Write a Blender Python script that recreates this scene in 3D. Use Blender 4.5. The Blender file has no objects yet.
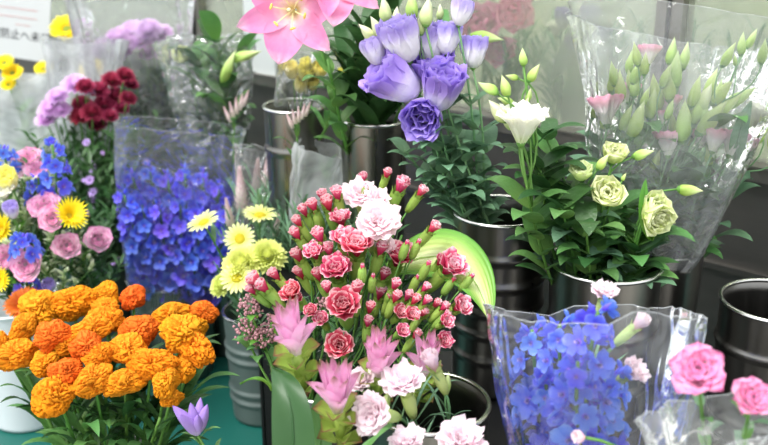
import bpy, math, random
from mathutils import Vector, Matrix, Quaternion, noise
V = Vector
R = math.radians
scene = bpy.context.scene
COL = scene.collection
random.seed(7)

# ------------------------------------------------------------------ camera
PITCH = R(20); CAMZ = 1.5; FPX = 1000.0
cd = bpy.data.cameras.new('camera'); cam = bpy.data.objects.new('camera', cd); COL.objects.link(cam)
cam.location = (0, 0, CAMZ); cam.rotation_euler = (R(90)-PITCH, 0, 0)
cd.sensor_width = 36; cd.lens = 36*FPX/768; cd.clip_start = .02
cd.dof.use_dof = True; cd.dof.focus_distance = 1.85; cd.dof.aperture_fstop = 3.2
scene.camera = cam
# ------------------------------------------------------------------ view, world, lights
scene.view_settings.view_transform = 'Standard'
scene.view_settings.look = 'None'
scene.view_settings.gamma = 1
scene.view_settings.use_curve_mapping = False
scene.view_settings.exposure = 1.15
w = bpy.data.worlds.new('overcast_sky'); scene.world = w; w.use_nodes = True
nt = w.node_tree; bg = nt.nodes['Background']
tc = nt.nodes.new('ShaderNodeTexCoord'); sp = nt.nodes.new('ShaderNodeSeparateXYZ'); rp = nt.nodes.new('ShaderNodeValToRGB')
nt.links.new(tc.outputs['Generated'], sp.inputs[0]); nt.links.new(sp.outputs['Z'], rp.inputs[0]); nt.links.new(rp.outputs[0], bg.inputs[0])
e = rp.color_ramp.elements
e[0].position = 0.0; e[0].color = (.14, .15, .15, 1)
e[1].position = 1.0; e[1].color = (1.0, 1.0, 1.0, 1)
k = e.new(.05); k.color = (.50, .53, .55, 1)
k = e.new(.35); k.color = (.85, .9, .95, 1)
bg.inputs[1].default_value = 0.95
sd = bpy.data.lights.new('sun', 'SUN'); sd.energy = 1.7; sd.angle = R(25); sd.color = (1, .98, .95)
sun = bpy.data.objects.new('sun', sd); COL.objects.link(sun)
sun.rotation_euler = V((-.45, -.35, 1.0)).to_track_quat('Z', 'Y').to_euler()
try:
    scene.cycles.transparent_max_bounces = 24
    scene.cycles.max_bounces = 8
except Exception:
    pass

F = V((0, math.cos(PITCH), -math.sin(PITCH))); U = V((0, math.sin(PITCH), math.cos(PITCH)))
def ray(px, py): return F + V((1, 0, 0))*((px-384)/FPX) - U*((py-222.5)/FPX)
def at(px, py, Y):
    r = ray(px, py); return V((0, 0, CAMZ)) + r*(Y/r.y)
def siz(n, py, Y):                                       # metres that n pixels span at that depth
    r = ray(384, py); return n*(Y/r.y)/FPX

# ------------------------------------------------------------------ materials
def lin(h):
    h = h.lstrip('#'); c = [int(h[i:i+2], 16)/255 for i in (0, 2, 4)]
    return tuple((x/12.92 if x <= .04045 else ((x+.055)/1.055)**2.4) for x in c)+(1,)
MATS = {}
def mat_base(name):
    m = bpy.data.materials.new(name); m.use_nodes = True; MATS[name] = m
    return m, m.node_tree, m.node_tree.nodes, m.node_tree.links
def petal_mat(name, stops, rough=.5, trans=.35, var=.12, nscale=25, bump=.15, hue=.01, axis='v', spec=.3, veins=0):
    """stops: list of (position, hex) along the petal (UV v) or across it (u)"""
    m, t, N, L = mat_base(name)
    pb = N['Principled BSDF']; out = N['Material Output']
    uv = N.new('ShaderNodeUVMap'); uv.uv_map = 'UVMap'
    s = N.new('ShaderNodeSeparateXYZ'); L.new(uv.outputs[0], s.inputs[0])
    r = N.new('ShaderNodeValToRGB'); el = r.color_ramp.elements
    el[0].position, el[0].color = stops[0][0], lin(stops[0][1])
    el[1].position, el[1].color = stops[-1][0], lin(stops[-1][1])
    for p, c in stops[1:-1]:
        q = el.new(p); q.color = lin(c)
    tx = N.new('ShaderNodeTexCoord'); nz = N.new('ShaderNodeTexNoise'); nz.inputs['Scale'].default_value = nscale; nz.inputs['Detail'].default_value = 3
    L.new(tx.outputs['Object'], nz.inputs['Vector'])
    ad = N.new('ShaderNodeMath'); ad.operation = 'MULTIPLY_ADD'; ad.inputs[1].default_value = .16; 
    sub = N.new('ShaderNodeMath'); sub.operation = 'SUBTRACT'; sub.inputs[1].default_value = .08
    L.new(nz.outputs[0], ad.inputs[0]); L.new(s.outputs['Y' if axis == 'v' else 'X'], ad.inputs[2]); L.new(ad.outputs[0], sub.inputs[0]); L.new(sub.outputs[0], r.inputs[0])
    oi = N.new('ShaderNodeObjectInfo'); hs = N.new('ShaderNodeHueSaturation')
    mr = N.new('ShaderNodeMapRange'); mr.inputs[3].default_value = .5-hue; mr.inputs[4].default_value = .5+hue
    L.new(oi.outputs['Random'], mr.inputs[0]); L.new(mr.outputs[0], hs.inputs['Hue'])
    mv = N.new('ShaderNodeMapRange'); mv.inputs[3].default_value = 1-var; mv.inputs[4].default_value = 1+var
    mm = N.new('ShaderNodeMath'); mm.operation = 'FRACT'; mx = N.new('ShaderNodeMath'); mx.operation = 'MULTIPLY'; mx.inputs[1].default_value = 17.3
    L.new(oi.outputs['Random'], mx.inputs[0]); L.new(mx.outputs[0], mm.inputs[0]); L.new(mm.outputs[0], mv.inputs[0]); L.new(mv.outputs[0], hs.inputs['Value'])
    L.new(r.outputs[0], hs.inputs['Color'])
    col = hs.outputs[0]
    if veins:
        wv = N.new('ShaderNodeMath'); wv.operation = 'SINE'; vm = N.new('ShaderNodeMath'); vm.operation = 'MULTIPLY'; vm.inputs[1].default_value = veins
        ax = N.new('ShaderNodeMath'); ax.operation = 'ABSOLUTE'; sb = N.new('ShaderNodeMath'); sb.operation = 'SUBTRACT'; sb.inputs[1].default_value = .5
        L.new(s.outputs['X'], sb.inputs[0]); L.new(sb.outputs[0], ax.inputs[0])
        L.new(ax.outputs[0], vm.inputs[0]); L.new(vm.outputs[0], wv.inputs[0])
        bp2 = wv.outputs[0]
    bp = N.new('ShaderNodeBump'); bp.inputs['Strength'].default_value = bump; bp.inputs['Distance'].default_value = .01
    L.new(nz.outputs[0] if not veins else bp2, bp.inputs['Height'])
    L.new(bp.outputs[0], pb.inputs['Normal'])
    L.new(col, pb.inputs['Base Color']); pb.inputs['Roughness'].default_value = rough
    pb.inputs['Specular IOR Level'].default_value = spec
    if trans > 0:
        tr = N.new('ShaderNodeBsdfTranslucent'); mix = N.new('ShaderNodeMixShader'); mix.inputs[0].default_value = trans
        L.new(col, tr.inputs[0]); L.new(pb.outputs[0], mix.inputs[1]); L.new(tr.outputs[0], mix.inputs[2]); L.new(mix.outputs[0], out.inputs[0])
    return m
def leafm(name, a, b, rough=.4, trans=.25, c=None, veins=0): return petal_mat(name, [(0, a), (.5, b), (1, c or b)], rough, trans, .18, 12, .2, .012, spec=.45, veins=veins)

def steel(name, base='#b4b3ae', rough=.3, streak=.12, metal=1.0, sc=(60, 60, .6)):
    m, t, N, L = mat_base(name); pb = N['Principled BSDF']
    pb.inputs['Metallic'].default_value = metal
    tx = N.new('ShaderNodeTexCoord'); mp = N.new('ShaderNodeMapping'); mp.inputs['Scale'].default_value = sc
    nz = N.new('ShaderNodeTexNoise'); nz.inputs['Scale'].default_value = 1.0; nz.inputs['Detail'].default_value = 4
    L.new(tx.outputs['Object'], mp.inputs[0]); L.new(mp.outputs[0], nz.inputs['Vector'])
    r = N.new('ShaderNodeMapRange'); r.inputs[3].default_value = rough-streak; r.inputs[4].default_value = rough+streak
    L.new(nz.outputs[0], r.inputs[0]); L.new(r.outputs[0], pb.inputs['Roughness'])
    n2 = N.new('ShaderNodeTexNoise'); n2.inputs['Scale'].default_value = 9; n2.inputs['Detail'].default_value = 5; L.new(tx.outputs['Object'], n2.inputs['Vector'])
    cr = N.new('ShaderNodeMixRGB'); c = lin(base); cr.inputs[1].default_value = tuple(x*.7 for x in c[:3])+(1,); cr.inputs[2].default_value = c
    L.new(n2.outputs[0], cr.inputs[0]); L.new(cr.outputs[0], pb.inputs['Base Color'])
    bp = N.new('ShaderNodeBump'); bp.inputs['Strength'].default_value = .05; L.new(nz.outputs[0], bp.inputs['Height']); L.new(bp.outputs[0], pb.inputs['Normal'])
    return m
def plain(name, c, rough=.5, noise_amt=.15, scale=8, metal=0, spec=.5, bump=.05, emit=0):
    m, t, N, L = mat_base(name); pb = N['Principled BSDF']
    tx = N.new('ShaderNodeTexCoord'); nz = N.new('ShaderNodeTexNoise'); nz.inputs['Scale'].default_value = scale; nz.inputs['Detail'].default_value = 6
    L.new(tx.outputs['Object'], nz.inputs['Vector'])
    mx = N.new('ShaderNodeMixRGB'); c = lin(c); mx.inputs[1].default_value = tuple(x*(1-noise_amt) for x in c[:3])+(1,); mx.inputs[2].default_value = tuple(min(1, x*(1+noise_amt)) for x in c[:3])+(1,)
    L.new(nz.outputs[0], mx.inputs[0]); L.new(mx.outputs[0], pb.inputs['Base Color'])
    pb.inputs['Roughness'].default_value = rough; pb.inputs['Metallic'].default_value = metal; pb.inputs['Specular IOR Level'].default_value = spec
    bp = N.new('ShaderNodeBump'); bp.inputs['Strength'].default_value = bump; bp.inputs['Distance'].default_value = .01; L.new(nz.outputs[0], bp.inputs['Height']); L.new(bp.outputs[0], pb.inputs['Normal'])
    if emit:
        pb.inputs['Emission Color'].default_value = c; pb.inputs['Emission Strength'].default_value = emit
    return m
def film(name, haze=.07, gloss=.5, tint='#f4f6f6', rough=.1, bump=.6, scale=14, hazec='#f2f4f6'):
    m, t, N, L = mat_base(name); out = N['Material Output']; N.remove(N['Principled BSDF'])
    tr = N.new('ShaderNodeBsdfTransparent'); tr.inputs[0].default_value = lin(tint)
    gl = N.new('ShaderNodeBsdfGlossy'); gl.inputs['Roughness'].default_value = rough; gl.inputs[0].default_value = (1, 1, 1, 1)
    tx = N.new('ShaderNodeTexCoord')
    nz = N.new('ShaderNodeTexNoise'); nz.inputs['Scale'].default_value = scale; nz.inputs['Detail'].default_value = 3; nz.inputs['Distortion'].default_value = 1.2
    vo = N.new('ShaderNodeTexVoronoi'); vo.feature = 'DISTANCE_TO_EDGE'; vo.inputs['Scale'].default_value = scale*.6
    L.new(tx.outputs['Object'], nz.inputs['Vector'])
    mxv = N.new('ShaderNodeMixRGB'); mxv.inputs[0].default_value = .25
    L.new(tx.outputs['Object'], mxv.inputs[1]); L.new(nz.outputs['Color'], mxv.inputs[2]); L.new(mxv.outputs[0], vo.inputs['Vector'])
    ad = N.new('ShaderNodeMath'); ad.operation = 'ADD'; mn = N.new('ShaderNodeMath'); mn.operation = 'MINIMUM'; mn.inputs[1].default_value = .12
    L.new(vo.outputs[0], mn.inputs[0]); L.new(mn.outputs[0], ad.inputs[0]); L.new(nz.outputs[0], ad.inputs[1])
    bp = N.new('ShaderNodeBump'); bp.inputs['Strength'].default_value = bump; bp.inputs['Distance'].default_value = .04; L.new(ad.outputs[0], bp.inputs['Height'])
    L.new(bp.outputs[0], gl.inputs['Normal'])
    fr = N.new('ShaderNodeFresnel'); fr.inputs[0].default_value = 1.5; L.new(bp.outputs[0], fr.inputs['Normal'])
    mu = N.new('ShaderNodeMath'); mu.operation = 'MULTIPLY'; mu.inputs[1].default_value = gloss; mu.use_clamp = True; L.new(fr.outputs[0], mu.inputs[0])
    m1 = N.new('ShaderNodeMixShader'); L.new(mu.outputs[0], m1.inputs[0]); L.new(tr.outputs[0], m1.inputs[1]); L.new(gl.outputs[0], m1.inputs[2])
    df = N.new('ShaderNodeBsdfDiffuse'); df.inputs[0].default_value = lin(hazec); tl = N.new('ShaderNodeBsdfTranslucent'); tl.inputs[0].default_value = lin(hazec)
    m3 = N.new('ShaderNodeMixShader'); m3.inputs[0].default_value = .5; L.new(df.outputs[0], m3.inputs[1]); L.new(tl.outputs[0], m3.inputs[2])
    m2 = N.new('ShaderNodeMixShader'); 
    hz = N.new('ShaderNodeMapRange'); hz.inputs[1].default_value = .3; hz.inputs[2].default_value = .75; hz.inputs[3].default_value = haze*.5; hz.inputs[4].default_value = haze*1.8
    L.new(nz.outputs[0], hz.inputs[0]); L.new(hz.outputs[0], m2.inputs[0])
    L.new(m1.outputs[0], m2.inputs[1]); L.new(m3.outputs[0], m2.inputs[2]); L.new(m2.outputs[0], out.inputs[0])
    return m

LEAF = leafm('leaf_green', '#6f9a4c', '#5c8c4c')
LEAFD = leafm('leaf_dark', '#456c3a', '#365c30', .4)
LEAFG = leafm('leaf_grey_green', '#82a67c', '#6a9270', .55)
LEAFB = leafm('leaf_bright', '#86b23f', '#5f9a3a', .4, .35)
LEAFL = petal_mat('leaf_lime', [(0, '#5c9838'), (.14, '#80b04c'), (.3, '#b6cc74'), (.5, '#dfe6b2'), (.7, '#b6cc74'), (.86, '#80b04c'), (1, '#5c9838')], .4, .15, .0, 18, .25, 0, axis='u', veins=70)
LEAFV = leafm('leaf_variegated', '#7f9a55', '#b8c596', .5, .3, '#eef0d8')
STEM = leafm('stem_green', '#5b8a3c', '#5b8a3c', .5, 0)
STEMD = leafm('stem_dark', '#3d5c34', '#3d5c34', .5, 0)
STEMG = leafm('stem_grey_green', '#6f9a66', '#6f9a66', .5, 0)
CALYX = leafm('calyx_green', '#7ea040', '#94b452', .45, .15)
CALYXP = leafm('calyx_pale', '#a9c468', '#c2d486', .45, .15)
CORAL = petal_mat('coral_pink_petal', [(0, '#c82450'), (.5, '#dc3c68'), (.84, '#ea6488'), (.97, '#ffdce2')], .55, .3, .08, 14)
CORALD = petal_mat('deep_coral_petal', [(0, '#b01c40'), (.6, '#cc3058'), (.88, '#e05c7c'), (.98, '#fccfd4')], .55, .3, .08, 14)
PALE = petal_mat('pale_pink_petal', [(0, '#f8c0d2'), (.5, '#fdd8e2'), (1, '#ffeef2')], .6, .4, .03, 14)
BLUSH = petal_mat('blush_white_petal', [(0, '#f6c4d4'), (.5, '#f8dce6'), (1, '#fbecf1')], .6, .4, .03, 14)
ROSEP = petal_mat('rose_pink_petal', [(0, '#fff0f5'), (.55, '#fcd4e4'), (.85, '#f9acd0'), (1, '#f084b8')], .5, .35, .06, 14)
RANP = petal_mat('ranunculus_pink_petal', [(0, '#fff8fc'), (.66, '#fef0f7'), (.84, '#fad0e6'), (.97, '#e88cc4')], .5, .35, .08, 14)
LILYM = petal_mat('lily_pink_petal', [(0, '#fdf4a8'), (.24, '#fde4e4'), (.42, '#f8a8cc'), (.78, '#f290c0'), (1, '#fccae2')], .45, .35, .05, 20)
LISP = petal_mat('lisianthus_purple_edge', [(0, '#f8f8ee'), (.62, '#f6f2fa'), (.76, '#d4c4f2'), (.9, '#bba4ec'), (1, '#cbbaf2')], .5, .35, .08, 10)
LISD = petal_mat('lisianthus_deep_purple', [(0, '#f8f6fc'), (.5, '#f0eafc'), (.68, '#c2a8f0'), (.9, '#ac8ee8'), (1, '#c4aef4')], .5, .35, .08, 10)
LISL = petal_mat('lisianthus_lilac', [(0, '#fcfcf4'), (.6, '#f6f2fa'), (.85, '#d4c6f2'), (1, '#c8b8ee')], .5, .35, .05, 10)
LISW = petal_mat('lisianthus_cream', [(0, '#dcecb0'), (.4, '#f6f8e4'), (1, '#fdfcf2')], .5, .35, .03, 10)
LISG = petal_mat('lisianthus_pale_green', [(0, '#cfe684'), (.6, '#e8f2a8'), (1, '#f4f8c8')], .5, .35, .05, 10)
LISK = petal_mat('lisianthus_pink_edge', [(0, '#f4f6e4'), (.55, '#fdf4f6'), (.82, '#fcd4e2'), (1, '#fabcd4')], .5, .35, .05, 10)
BUDM = petal_mat('bud_pale_green', [(0, '#8fb850'), (.4, '#b6d272'), (1, '#dfeab2')], .5, .2, .08, 10)
BUDW = petal_mat('bud_cream_green', [(0, '#9cbf62'), (.4, '#d0dc9c'), (1, '#f4f2dc')], .5, .2, .08, 10)
BLUE = petal_mat('delphinium_blue', [(0, '#8a5ce8'), (.25, '#5c68f4'), (.7, '#6a7cfc'), (1, '#8c9cff')], .55, .35, .14, 20, hue=.025)
BLUEV = petal_mat('delphinium_violet_blue', [(0, '#8062ea'), (.4, '#6668fa'), (1, '#8e94ff')], .55, .35, .16, 20, hue=.025)
BLUEL = petal_mat('delphinium_light_blue', [(0, '#9a6ce8'), (.22, '#6270f0'), (.7, '#6c84f8'), (1, '#98aaff')], .55, .35, .12, 20, hue=.02)
BEE = petal_mat('delphinium_centre', [(0, '#3a2a8c'), (1, '#b9a6ea')], .6, .1)
ORA = petal_mat('celosia_orange', [(0, '#d8862c'), (.5, '#f8921c'), (1, '#fca02c')], .85, .12, .06, 60, .5, .006, spec=.1)
ORR = petal_mat('celosia_red_orange', [(0, '#d05c18'), (.5, '#f26c1e'), (1, '#fa8434')], .85, .12, .06, 60, .5, .006, spec=.1)
ORY = petal_mat('celosia_golden', [(0, '#dca848'), (.5, '#f6981e'), (1, '#faa630')], .85, .12, .06, 60, .5, .006, spec=.1)
YELF = petal_mat('freesia_yellow_petal', [(0, '#fffbd0'), (1, '#fff9a0')], .5, .3, .05)
YEL = petal_mat('yellow_petal', [(0, '#f2d006'), (1, '#fff03a')], .5, .3, .05)
YELG = petal_mat('greenish_yellow_petal', [(0, '#dce060'), (.5, '#eef094'), (1, '#f6f6b8')], .5, .3, .03)
LIME = petal_mat('lime_petal', [(0, '#d0e068'), (1, '#f0f6a0')], .6, .3, .03)
ORG = petal_mat('orange_ray_petal', [(0, '#e85a20'), (1, '#f98a3a')], .5, .3, .05)
DISC = petal_mat('flower_disc_yellow', [(0, '#d8c020'), (1, '#f0d838')], .8, 0, .05, 90, .8)
DISCG = petal_mat('flower_disc_green', [(0, '#6d8a3a'), (1, '#9ab04a')], .8, 0, .05, 90, .8)
LAV = petal_mat('mauve_petal', [(0, '#d8a4e2'), (.5, '#ecc2f2'), (1, '#fae2fc')], .6, .3, .06)
MAR = petal_mat('maroon_petal', [(0, '#7c1c3c'), (.6, '#a02c50'), (1, '#c45070')], .6, .2, .12)
CURP = petal_mat('curcuma_pink_bract', [(0, '#fff4fa'), (.35, '#fbd8ec'), (.75, '#f2b4da'), (.88, '#c88ca0'), (1, '#8a7448')], .45, .35, .04, 14)
CURG = petal_mat('curcuma_green_bract', [(0, '#b4cc68'), (.7, '#9cb454'), (.92, '#a07c58'), (1, '#96604c')], .4, .25, .05, 14)
GENT = petal_mat('gentian_purple', [(0, '#d8cae8'), (.4, '#bc9cdc'), (1, '#a07ccc')], .5, .2, .05, 14)
SPIK = petal_mat('feathery_pink_spike', [(0, '#f4f0de'), (.5, '#f6eae6'), (1, '#e8bccb')], .7, .3, .05, 30)
SEDM = petal_mat('dusty_rose_cluster', [(0, '#a87a80'), (1, '#b4868c')], .8, .1, .1, 30)
ANTH = plain('anther_yellow', '#e8c860', .7)
FILA = plain('filament_cream', '#f6f0b0', .6)
ASTER = petal_mat('small_aster_violet', [(0, '#b890dc'), (1, '#cbb0ea')], .6, .3, .1)
STEEL = steel('bucket_steel', '#8a8882', .3)
STEELD = steel('bucket_steel_dark', '#7c7a76', .32)
STEELR = steel('bucket_rim_steel', '#d0cfca', .22, .05)
PANEL = steel('cabinet_panel_steel', '#8a8782', .5, .1, sc=(2, 2, 90))
FRAME = steel('window_frame_steel', '#a5a19a', .45, .08, sc=(50, 50, .5))
FRAMEL = plain('window_frame_pale', '#c9cfcd', .5, .03)
BLACK = plain('black_painted_metal', '#161616', .5, .1)
FLOOR = plain('green_sheet_floor', '#0d5a50', .5, .12, 5, bump=.1)
PAVE = plain('pale_pavement', '#c9c6be', .8, .12, 3)
WHITEP = plain('white_plastic', '#dfe3e6', .4, .04)
GREYP = plain('grey_plastic', '#6f7674', .45, .05)
CABIN = plain('cabinet_inside', '#d6d8c8', .6, .06, 2)
PAPER = plain('white_paper', '#b9bbbb', .8, .02)
INK = plain('black_ink', '#26262a', .8, .02)
INKR = plain('red_ink', '#c07a78', .8, .02)
FILLGLOW = plain('tube_lamp_glow', '#fff8ea', .5, 0, emit=30)  # glow of the tubes added as fill light in the cabinet
FILM = film('clear_film', .045, .9)
FILMH = film('hazy_film', .19, .9, scale=10, bump=.35)
FILMW = film('milky_film', .42, 1.0, scale=9)
FILMB = film('large_sleeve_film', .10, 1.0, scale=9, bump=.45)
FILMC = film('crinkled_film', .07, 1.6, scale=16, bump=.9)
FILML = film('very_hazy_film', .36, 1.0, scale=9, bump=.4)
FILMS = film('smooth_clear_film', .03, 1.0, bump=.22, scale=7)
FILME = film('film_hem', .35, 1.3, scale=30)
GLASS = film('window_glass', .26, .8, '#eef2ee', .05, .02, 1, '#d8dcd6')

# ------------------------------------------------------------------ mesh builder
class MB:
    def __init__(s): s.v = []; s.f = []; s.uv = []; s.mi = []
    def grid(s, fn, nu, nv, mat=0, closed=False, uvf=None):
        o = len(s.v)
        for j in range(nv+1):
            for i in range(nu if closed else nu+1):
                a, b = i/nu, j/nv
                s.v.append(tuple(fn(a, b))); s.uv.append(uvf(a, b) if uvf else (a, b))
        n = nu if closed else nu+1
        for j in range(nv):
            for i in range(nu):
                i2 = (i+1) % n if closed else i+1
                s.f.append((o+j*n+i, o+j*n+i2, o+(j+1)*n+i2, o+(j+1)*n+i)); s.mi.append(mat)
    def tube(s, pts, rad, n=6, mat=0):
        o = len(s.v); pts = [V(p) for p in pts]; m = len(pts)
        if not hasattr(rad, '__len__'): rad = [rad]*m
        t0 = (pts[1]-pts[0]).normalized(); x = t0.orthogonal().normalized()
        for k in range(m):
            t = (pts[min(k+1, m-1)]-pts[max(k-1, 0)]).normalized()
            x = (x - t*x.dot(t)).normalized(); y = t.cross(x)
            for i in range(n):
                a = 2*math.pi*i/n
                s.v.append(tuple(pts[k]+(x*math.cos(a)+y*math.sin(a))*rad[k])); s.uv.append((i/n, k/(m-1)))
        for k in range(m-1):
            for i in range(n):
                s.f.append((o+k*n+i, o+k*n+(i+1) % n, o+(k+1)*n+(i+1) % n, o+(k+1)*n+i)); s.mi.append(mat)
        s.f.append(tuple(o+i for i in range(n))[::-1]); s.mi.append(mat)
        s.f.append(tuple(o+(m-1)*n+i for i in range(n))); s.mi.append(mat)
    def lathe(s, prof, n=24, mat=0, c=(0, 0, 0)):
        m = len(prof)-1
        def fn(a, b):
            r, z = prof[round(b*m)]; t = 2*math.pi*a
            return (c[0]+r*math.cos(t), c[1]+r*math.sin(t), c[2]+z)
        s.grid(fn, n, m, mat, True)
    def box(s, x0, x1, y0, y1, z0, z1, mat=0):
        o = len(s.v)
        for z in (z0, z1):
            for x, y in ((x0, y0), (x1, y0), (x1, y1), (x0, y1)): s.v.append((x, y, z)); s.uv.append((0, 0))
        for f in ((3, 2, 1, 0), (4, 5, 6, 7), (0, 1, 5, 4), (1, 2, 6, 5), (2, 3, 7, 6), (3, 0, 4, 7)):
            s.f.append(tuple(o+i for i in f)); s.mi.append(mat)
    def add(s, other, M, mat=None):
        o = len(s.v); s.v += [tuple(M @ V(p)) for p in other.v]; s.uv += other.uv
        s.f += [tuple(o+i for i in f) for f in other.f]; s.mi += (other.mi if mat is None else [mat]*len(other.f))
    def mesh(s, name, mats, smooth=True):
        me = bpy.data.meshes.new(name); me.from_pydata(s.v, [], s.f)
        for m in (mats if isinstance(mats, (list, tuple)) else [mats]): me.materials.append(m)
        me.polygons.foreach_set('material_index', s.mi)
        if smooth: me.polygons.foreach_set('use_smooth', [True]*len(s.f))
        ul = me.uv_layers.new(name='UVMap'); buf = []
        for p in me.polygons:
            for vi in p.vertices: buf += s.uv[vi]
        ul.data.foreach_set('uv', buf); me.update()
        return me

SHAPES = {  # width along petal (0..1)
    'round': lambda v: (max(v, .0)**.55*(1-v**3)**.5)*1.12+.10*(1-v),
    'blunt': lambda v: .18+.82*min(1, v*1.25)**.9*(1-.25*max(0, v-.85)/.15),
    'point': lambda v: ((v+.03)**.55*(1-v)**.75)*1.75,
    'lance': lambda v: ((v+.02)**.7*(1-v)**.9)*2.2,
    'strap': lambda v: (.55+.45*math.sin(min(1, v*1.3)*math.pi/2))*(1-v**7)**.5,
    'bract': lambda v: (.42+.58*math.sin(min(1, v*1.5)*math.pi/2))*max(0, 1-v**2.4)**.95,
    'lily': lambda v: (.3+.7*math.sin(min(1, v*1.55)*math.pi/2))*max(0, 1-v**3.2)**.8,
    'ovate': lambda v: ((v+.02)**.5*(1-v)**.85)*1.75,
}
def lerpl(l, t):
    x = t*(len(l)-1); i = min(int(x), len(l)-2); return l[i]+(l[i+1]-l[i])*(x-i)
def petal(m, L, W, ang, phi=0, r0=0., z0=0., shape='round', cup=.3, ruf=0., fr=3, nv=7, nu=4, mat=0, frill=0., twist=0., fold=0., rnd=None):
    rnd = rnd or random; ph = rnd.random()*6.28; n = 24
    cl = [(r0, z0, R(ang[0]))]; r, z = r0, z0
    for i in range(n):
        a = R(lerpl(ang, (i+.5)/n)); r += math.sin(a)*L/n; z += math.cos(a)*L/n; cl.append((r, z, R(lerpl(ang, (i+1)/n))))
    cp, sp_ = math.cos(phi), math.sin(phi); sh = SHAPES[shape]
    def fn(a, b):
        u = a*2-1; q = b*n; i = min(int(q), n-1); t = q-i
        r = cl[i][0]+(cl[i+1][0]-cl[i][0])*t; z = cl[i][1]+(cl[i+1][1]-cl[i][1])*t; an = cl[i][2]+(cl[i+1][2]-cl[i][2])*t
        w_ = W*.5*max(sh(b), 0.)
        h = cup*w_*u*u + fold*w_*abs(u) + ruf*b*b*math.sin(fr*u*math.pi+ph+b*1.5)
        if frill: r += math.sin(an)*frill*b**3*math.sin(7*u+ph)*L; z += math.cos(an)*frill*b**3*math.sin(7*u+ph)*L
        x = r-math.cos(an)*h; zz = z+math.sin(an)*h; y = w_*u
        if twist: x += twist*b*y
        return (x*cp-y*sp_, x*sp_+y*cp, zz)
    m.grid(fn, nu, nv, mat)

GA = 2.39996
def lib_carnation(seed):
    rn = random.Random(seed); m = MB()
    for ring, (k, L, W, an) in enumerate([(7, .60, .54, [8, 48, 92]), (7, .56, .50, [5, 34, 70]), (6, .52, .44, [2, 20, 48]), (4, .46, .36, [0, 8, 26])]):
        for i in range(k):
            j = [a+rn.uniform(-9, 9) for a in an]
            petal(m, L*rn.uniform(.9, 1.08), W, j, 6.283*(i+ring*.37+rn.uniform(-.15, .15))/k, .01, 0, 'blunt', .4, .045, 2.2, 7, 6, 0, .04, rnd=rn)
    return m
def lib_carn_small(seed):                                   # half-open spray carnation, ring of petals round a spiral heart
    rn = random.Random(seed); m = MB()
    for ring, (k, L, W, an) in enumerate([(6, .62, .56, [10, 40, 70]), (6, .58, .48, [5, 22, 46]), (5, .54, .38, [0, 12, 22]), (4, .5, .3, [0, 3, 8])]):
        for i in range(k):
            j = [a+rn.uniform(-7, 7) for a in an]
            petal(m, L*rn.uniform(.92, 1.05), W, j, 6.283*(i+ring*.4+rn.uniform(-.1, .1))/k, .03, 0, 'blunt', .7, .035, 2.2, 6, 5, 0, .04, rnd=rn)
    return m
def lib_carn_bud(seed):                                     # just opening: petal tuft
    rn = random.Random(seed); m = MB()
    for ring, (k, L, W, an) in enumerate([(5, .55, .42, [12, 25, 18]), (4, .6, .36, [6, 12, 4]), (3, .62, .3, [2, 4, 0])]):
        for i in range(k):
            petal(m, L*rn.uniform(.9, 1.05), W, an, 6.283*(i+ring*.4)/k, .05, -.05, 'blunt', .9, .03, 2, 5, 4, 0, .05, rnd=rn)
    return m
def lib_calyx(l=.85, r=.20):
    m = MB(); m.lathe([(.03, -l), (r*.55, -l*.97), (r*.85, -l*.7), (r, -l*.35), (r*.95, -l*.1), (r*1.05, .0)], 10)
    for i in range(5): petal(m, .25, .24, [12, 30], i*1.2566, r*.85, -.05, 'point', .3, nv=3, nu=2)
    return m
def lib_carn_green():
    m = MB(); m.lathe([(.02, 0), (.13, .02), (.19, .2), (.205, .5), (.19, .72), (.15, .82)], 10)
    for i in range(5): petal(m, .24, .2, [4, -22], i*1.2566, .16, .70, 'point', .5, nv=3, nu=2)
    return m
def lib_carn_tip(seed):
    rn = random.Random(seed); m = MB()
    for i in range(5): petal(m, .36, .2, [4, -14], i*1.2566+.6, .10, .70, 'blunt', .6, .02, nv=4, nu=3, rnd=rn)
    return m
def lib_rose(seed, n=26, openness=1.0, frn=.02):
    rn = random.Random(seed); m = MB()
    for i in range(n):
        t = i/(n-1); ph = i*GA+rn.uniform(-.2, .2)
        a_mid = 8+t*52*openness; a_end = -22+t*100*openness
        petal(m, .30+.20*t, .24+.30*t, [38+18*t, a_mid*.7, a_end+rn.uniform(-8, 8)], ph, .01+.03*t, .04*(1-t), 'round', .55-.25*t, frn, 2, 6, 5, 0, rnd=rn)
    return m
def lib_lisi(seed, flare=20):
    rn = random.Random(seed); m = MB()
    for ring, (k, s_, an) in enumerate([(5, 1.0, [78, 34, 8, 0, flare]), (5, .96, [66, 28, 4, -4, flare*.6]), (4, .90, [50, 18, 0, -8, flare*.2]), (3, .82, [30, 10, -4, -8, 0])]):
        for i in range(k):
            j = [a+rn.uniform(-5, 5) for a in an]
            petal(m, 1.02*s_, .80*s_, j, 6.283*(i+ring*.45)/k, .02, 0, 'blunt', .45, .045, 2.4, 8, 6, 0, .03, rnd=rn)
    return m
def lib_lisi_open(seed, mouth=58):
    rn = random.Random(seed); m = MB()
    for ring, (k, s_, an) in enumerate([(5, 1.0, [26, 26, 28, 40, mouth]), (5, .97, [22, 22, 24, 34, mouth*.8]), (4, .9, [16, 15, 16, 24, mouth*.5]), (3, .8, [8, 8, 8, 10, 20])]):
        for i in range(k):
            petal(m, .95*s_, .74*s_, [a+rn.uniform(-5, 5) for a in an], 6.283*(i+ring*.45)/k, .03, 0, 'blunt', .35, .05, 2.2, 9, 7, 0, .03, rnd=rn)
    return m
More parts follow.
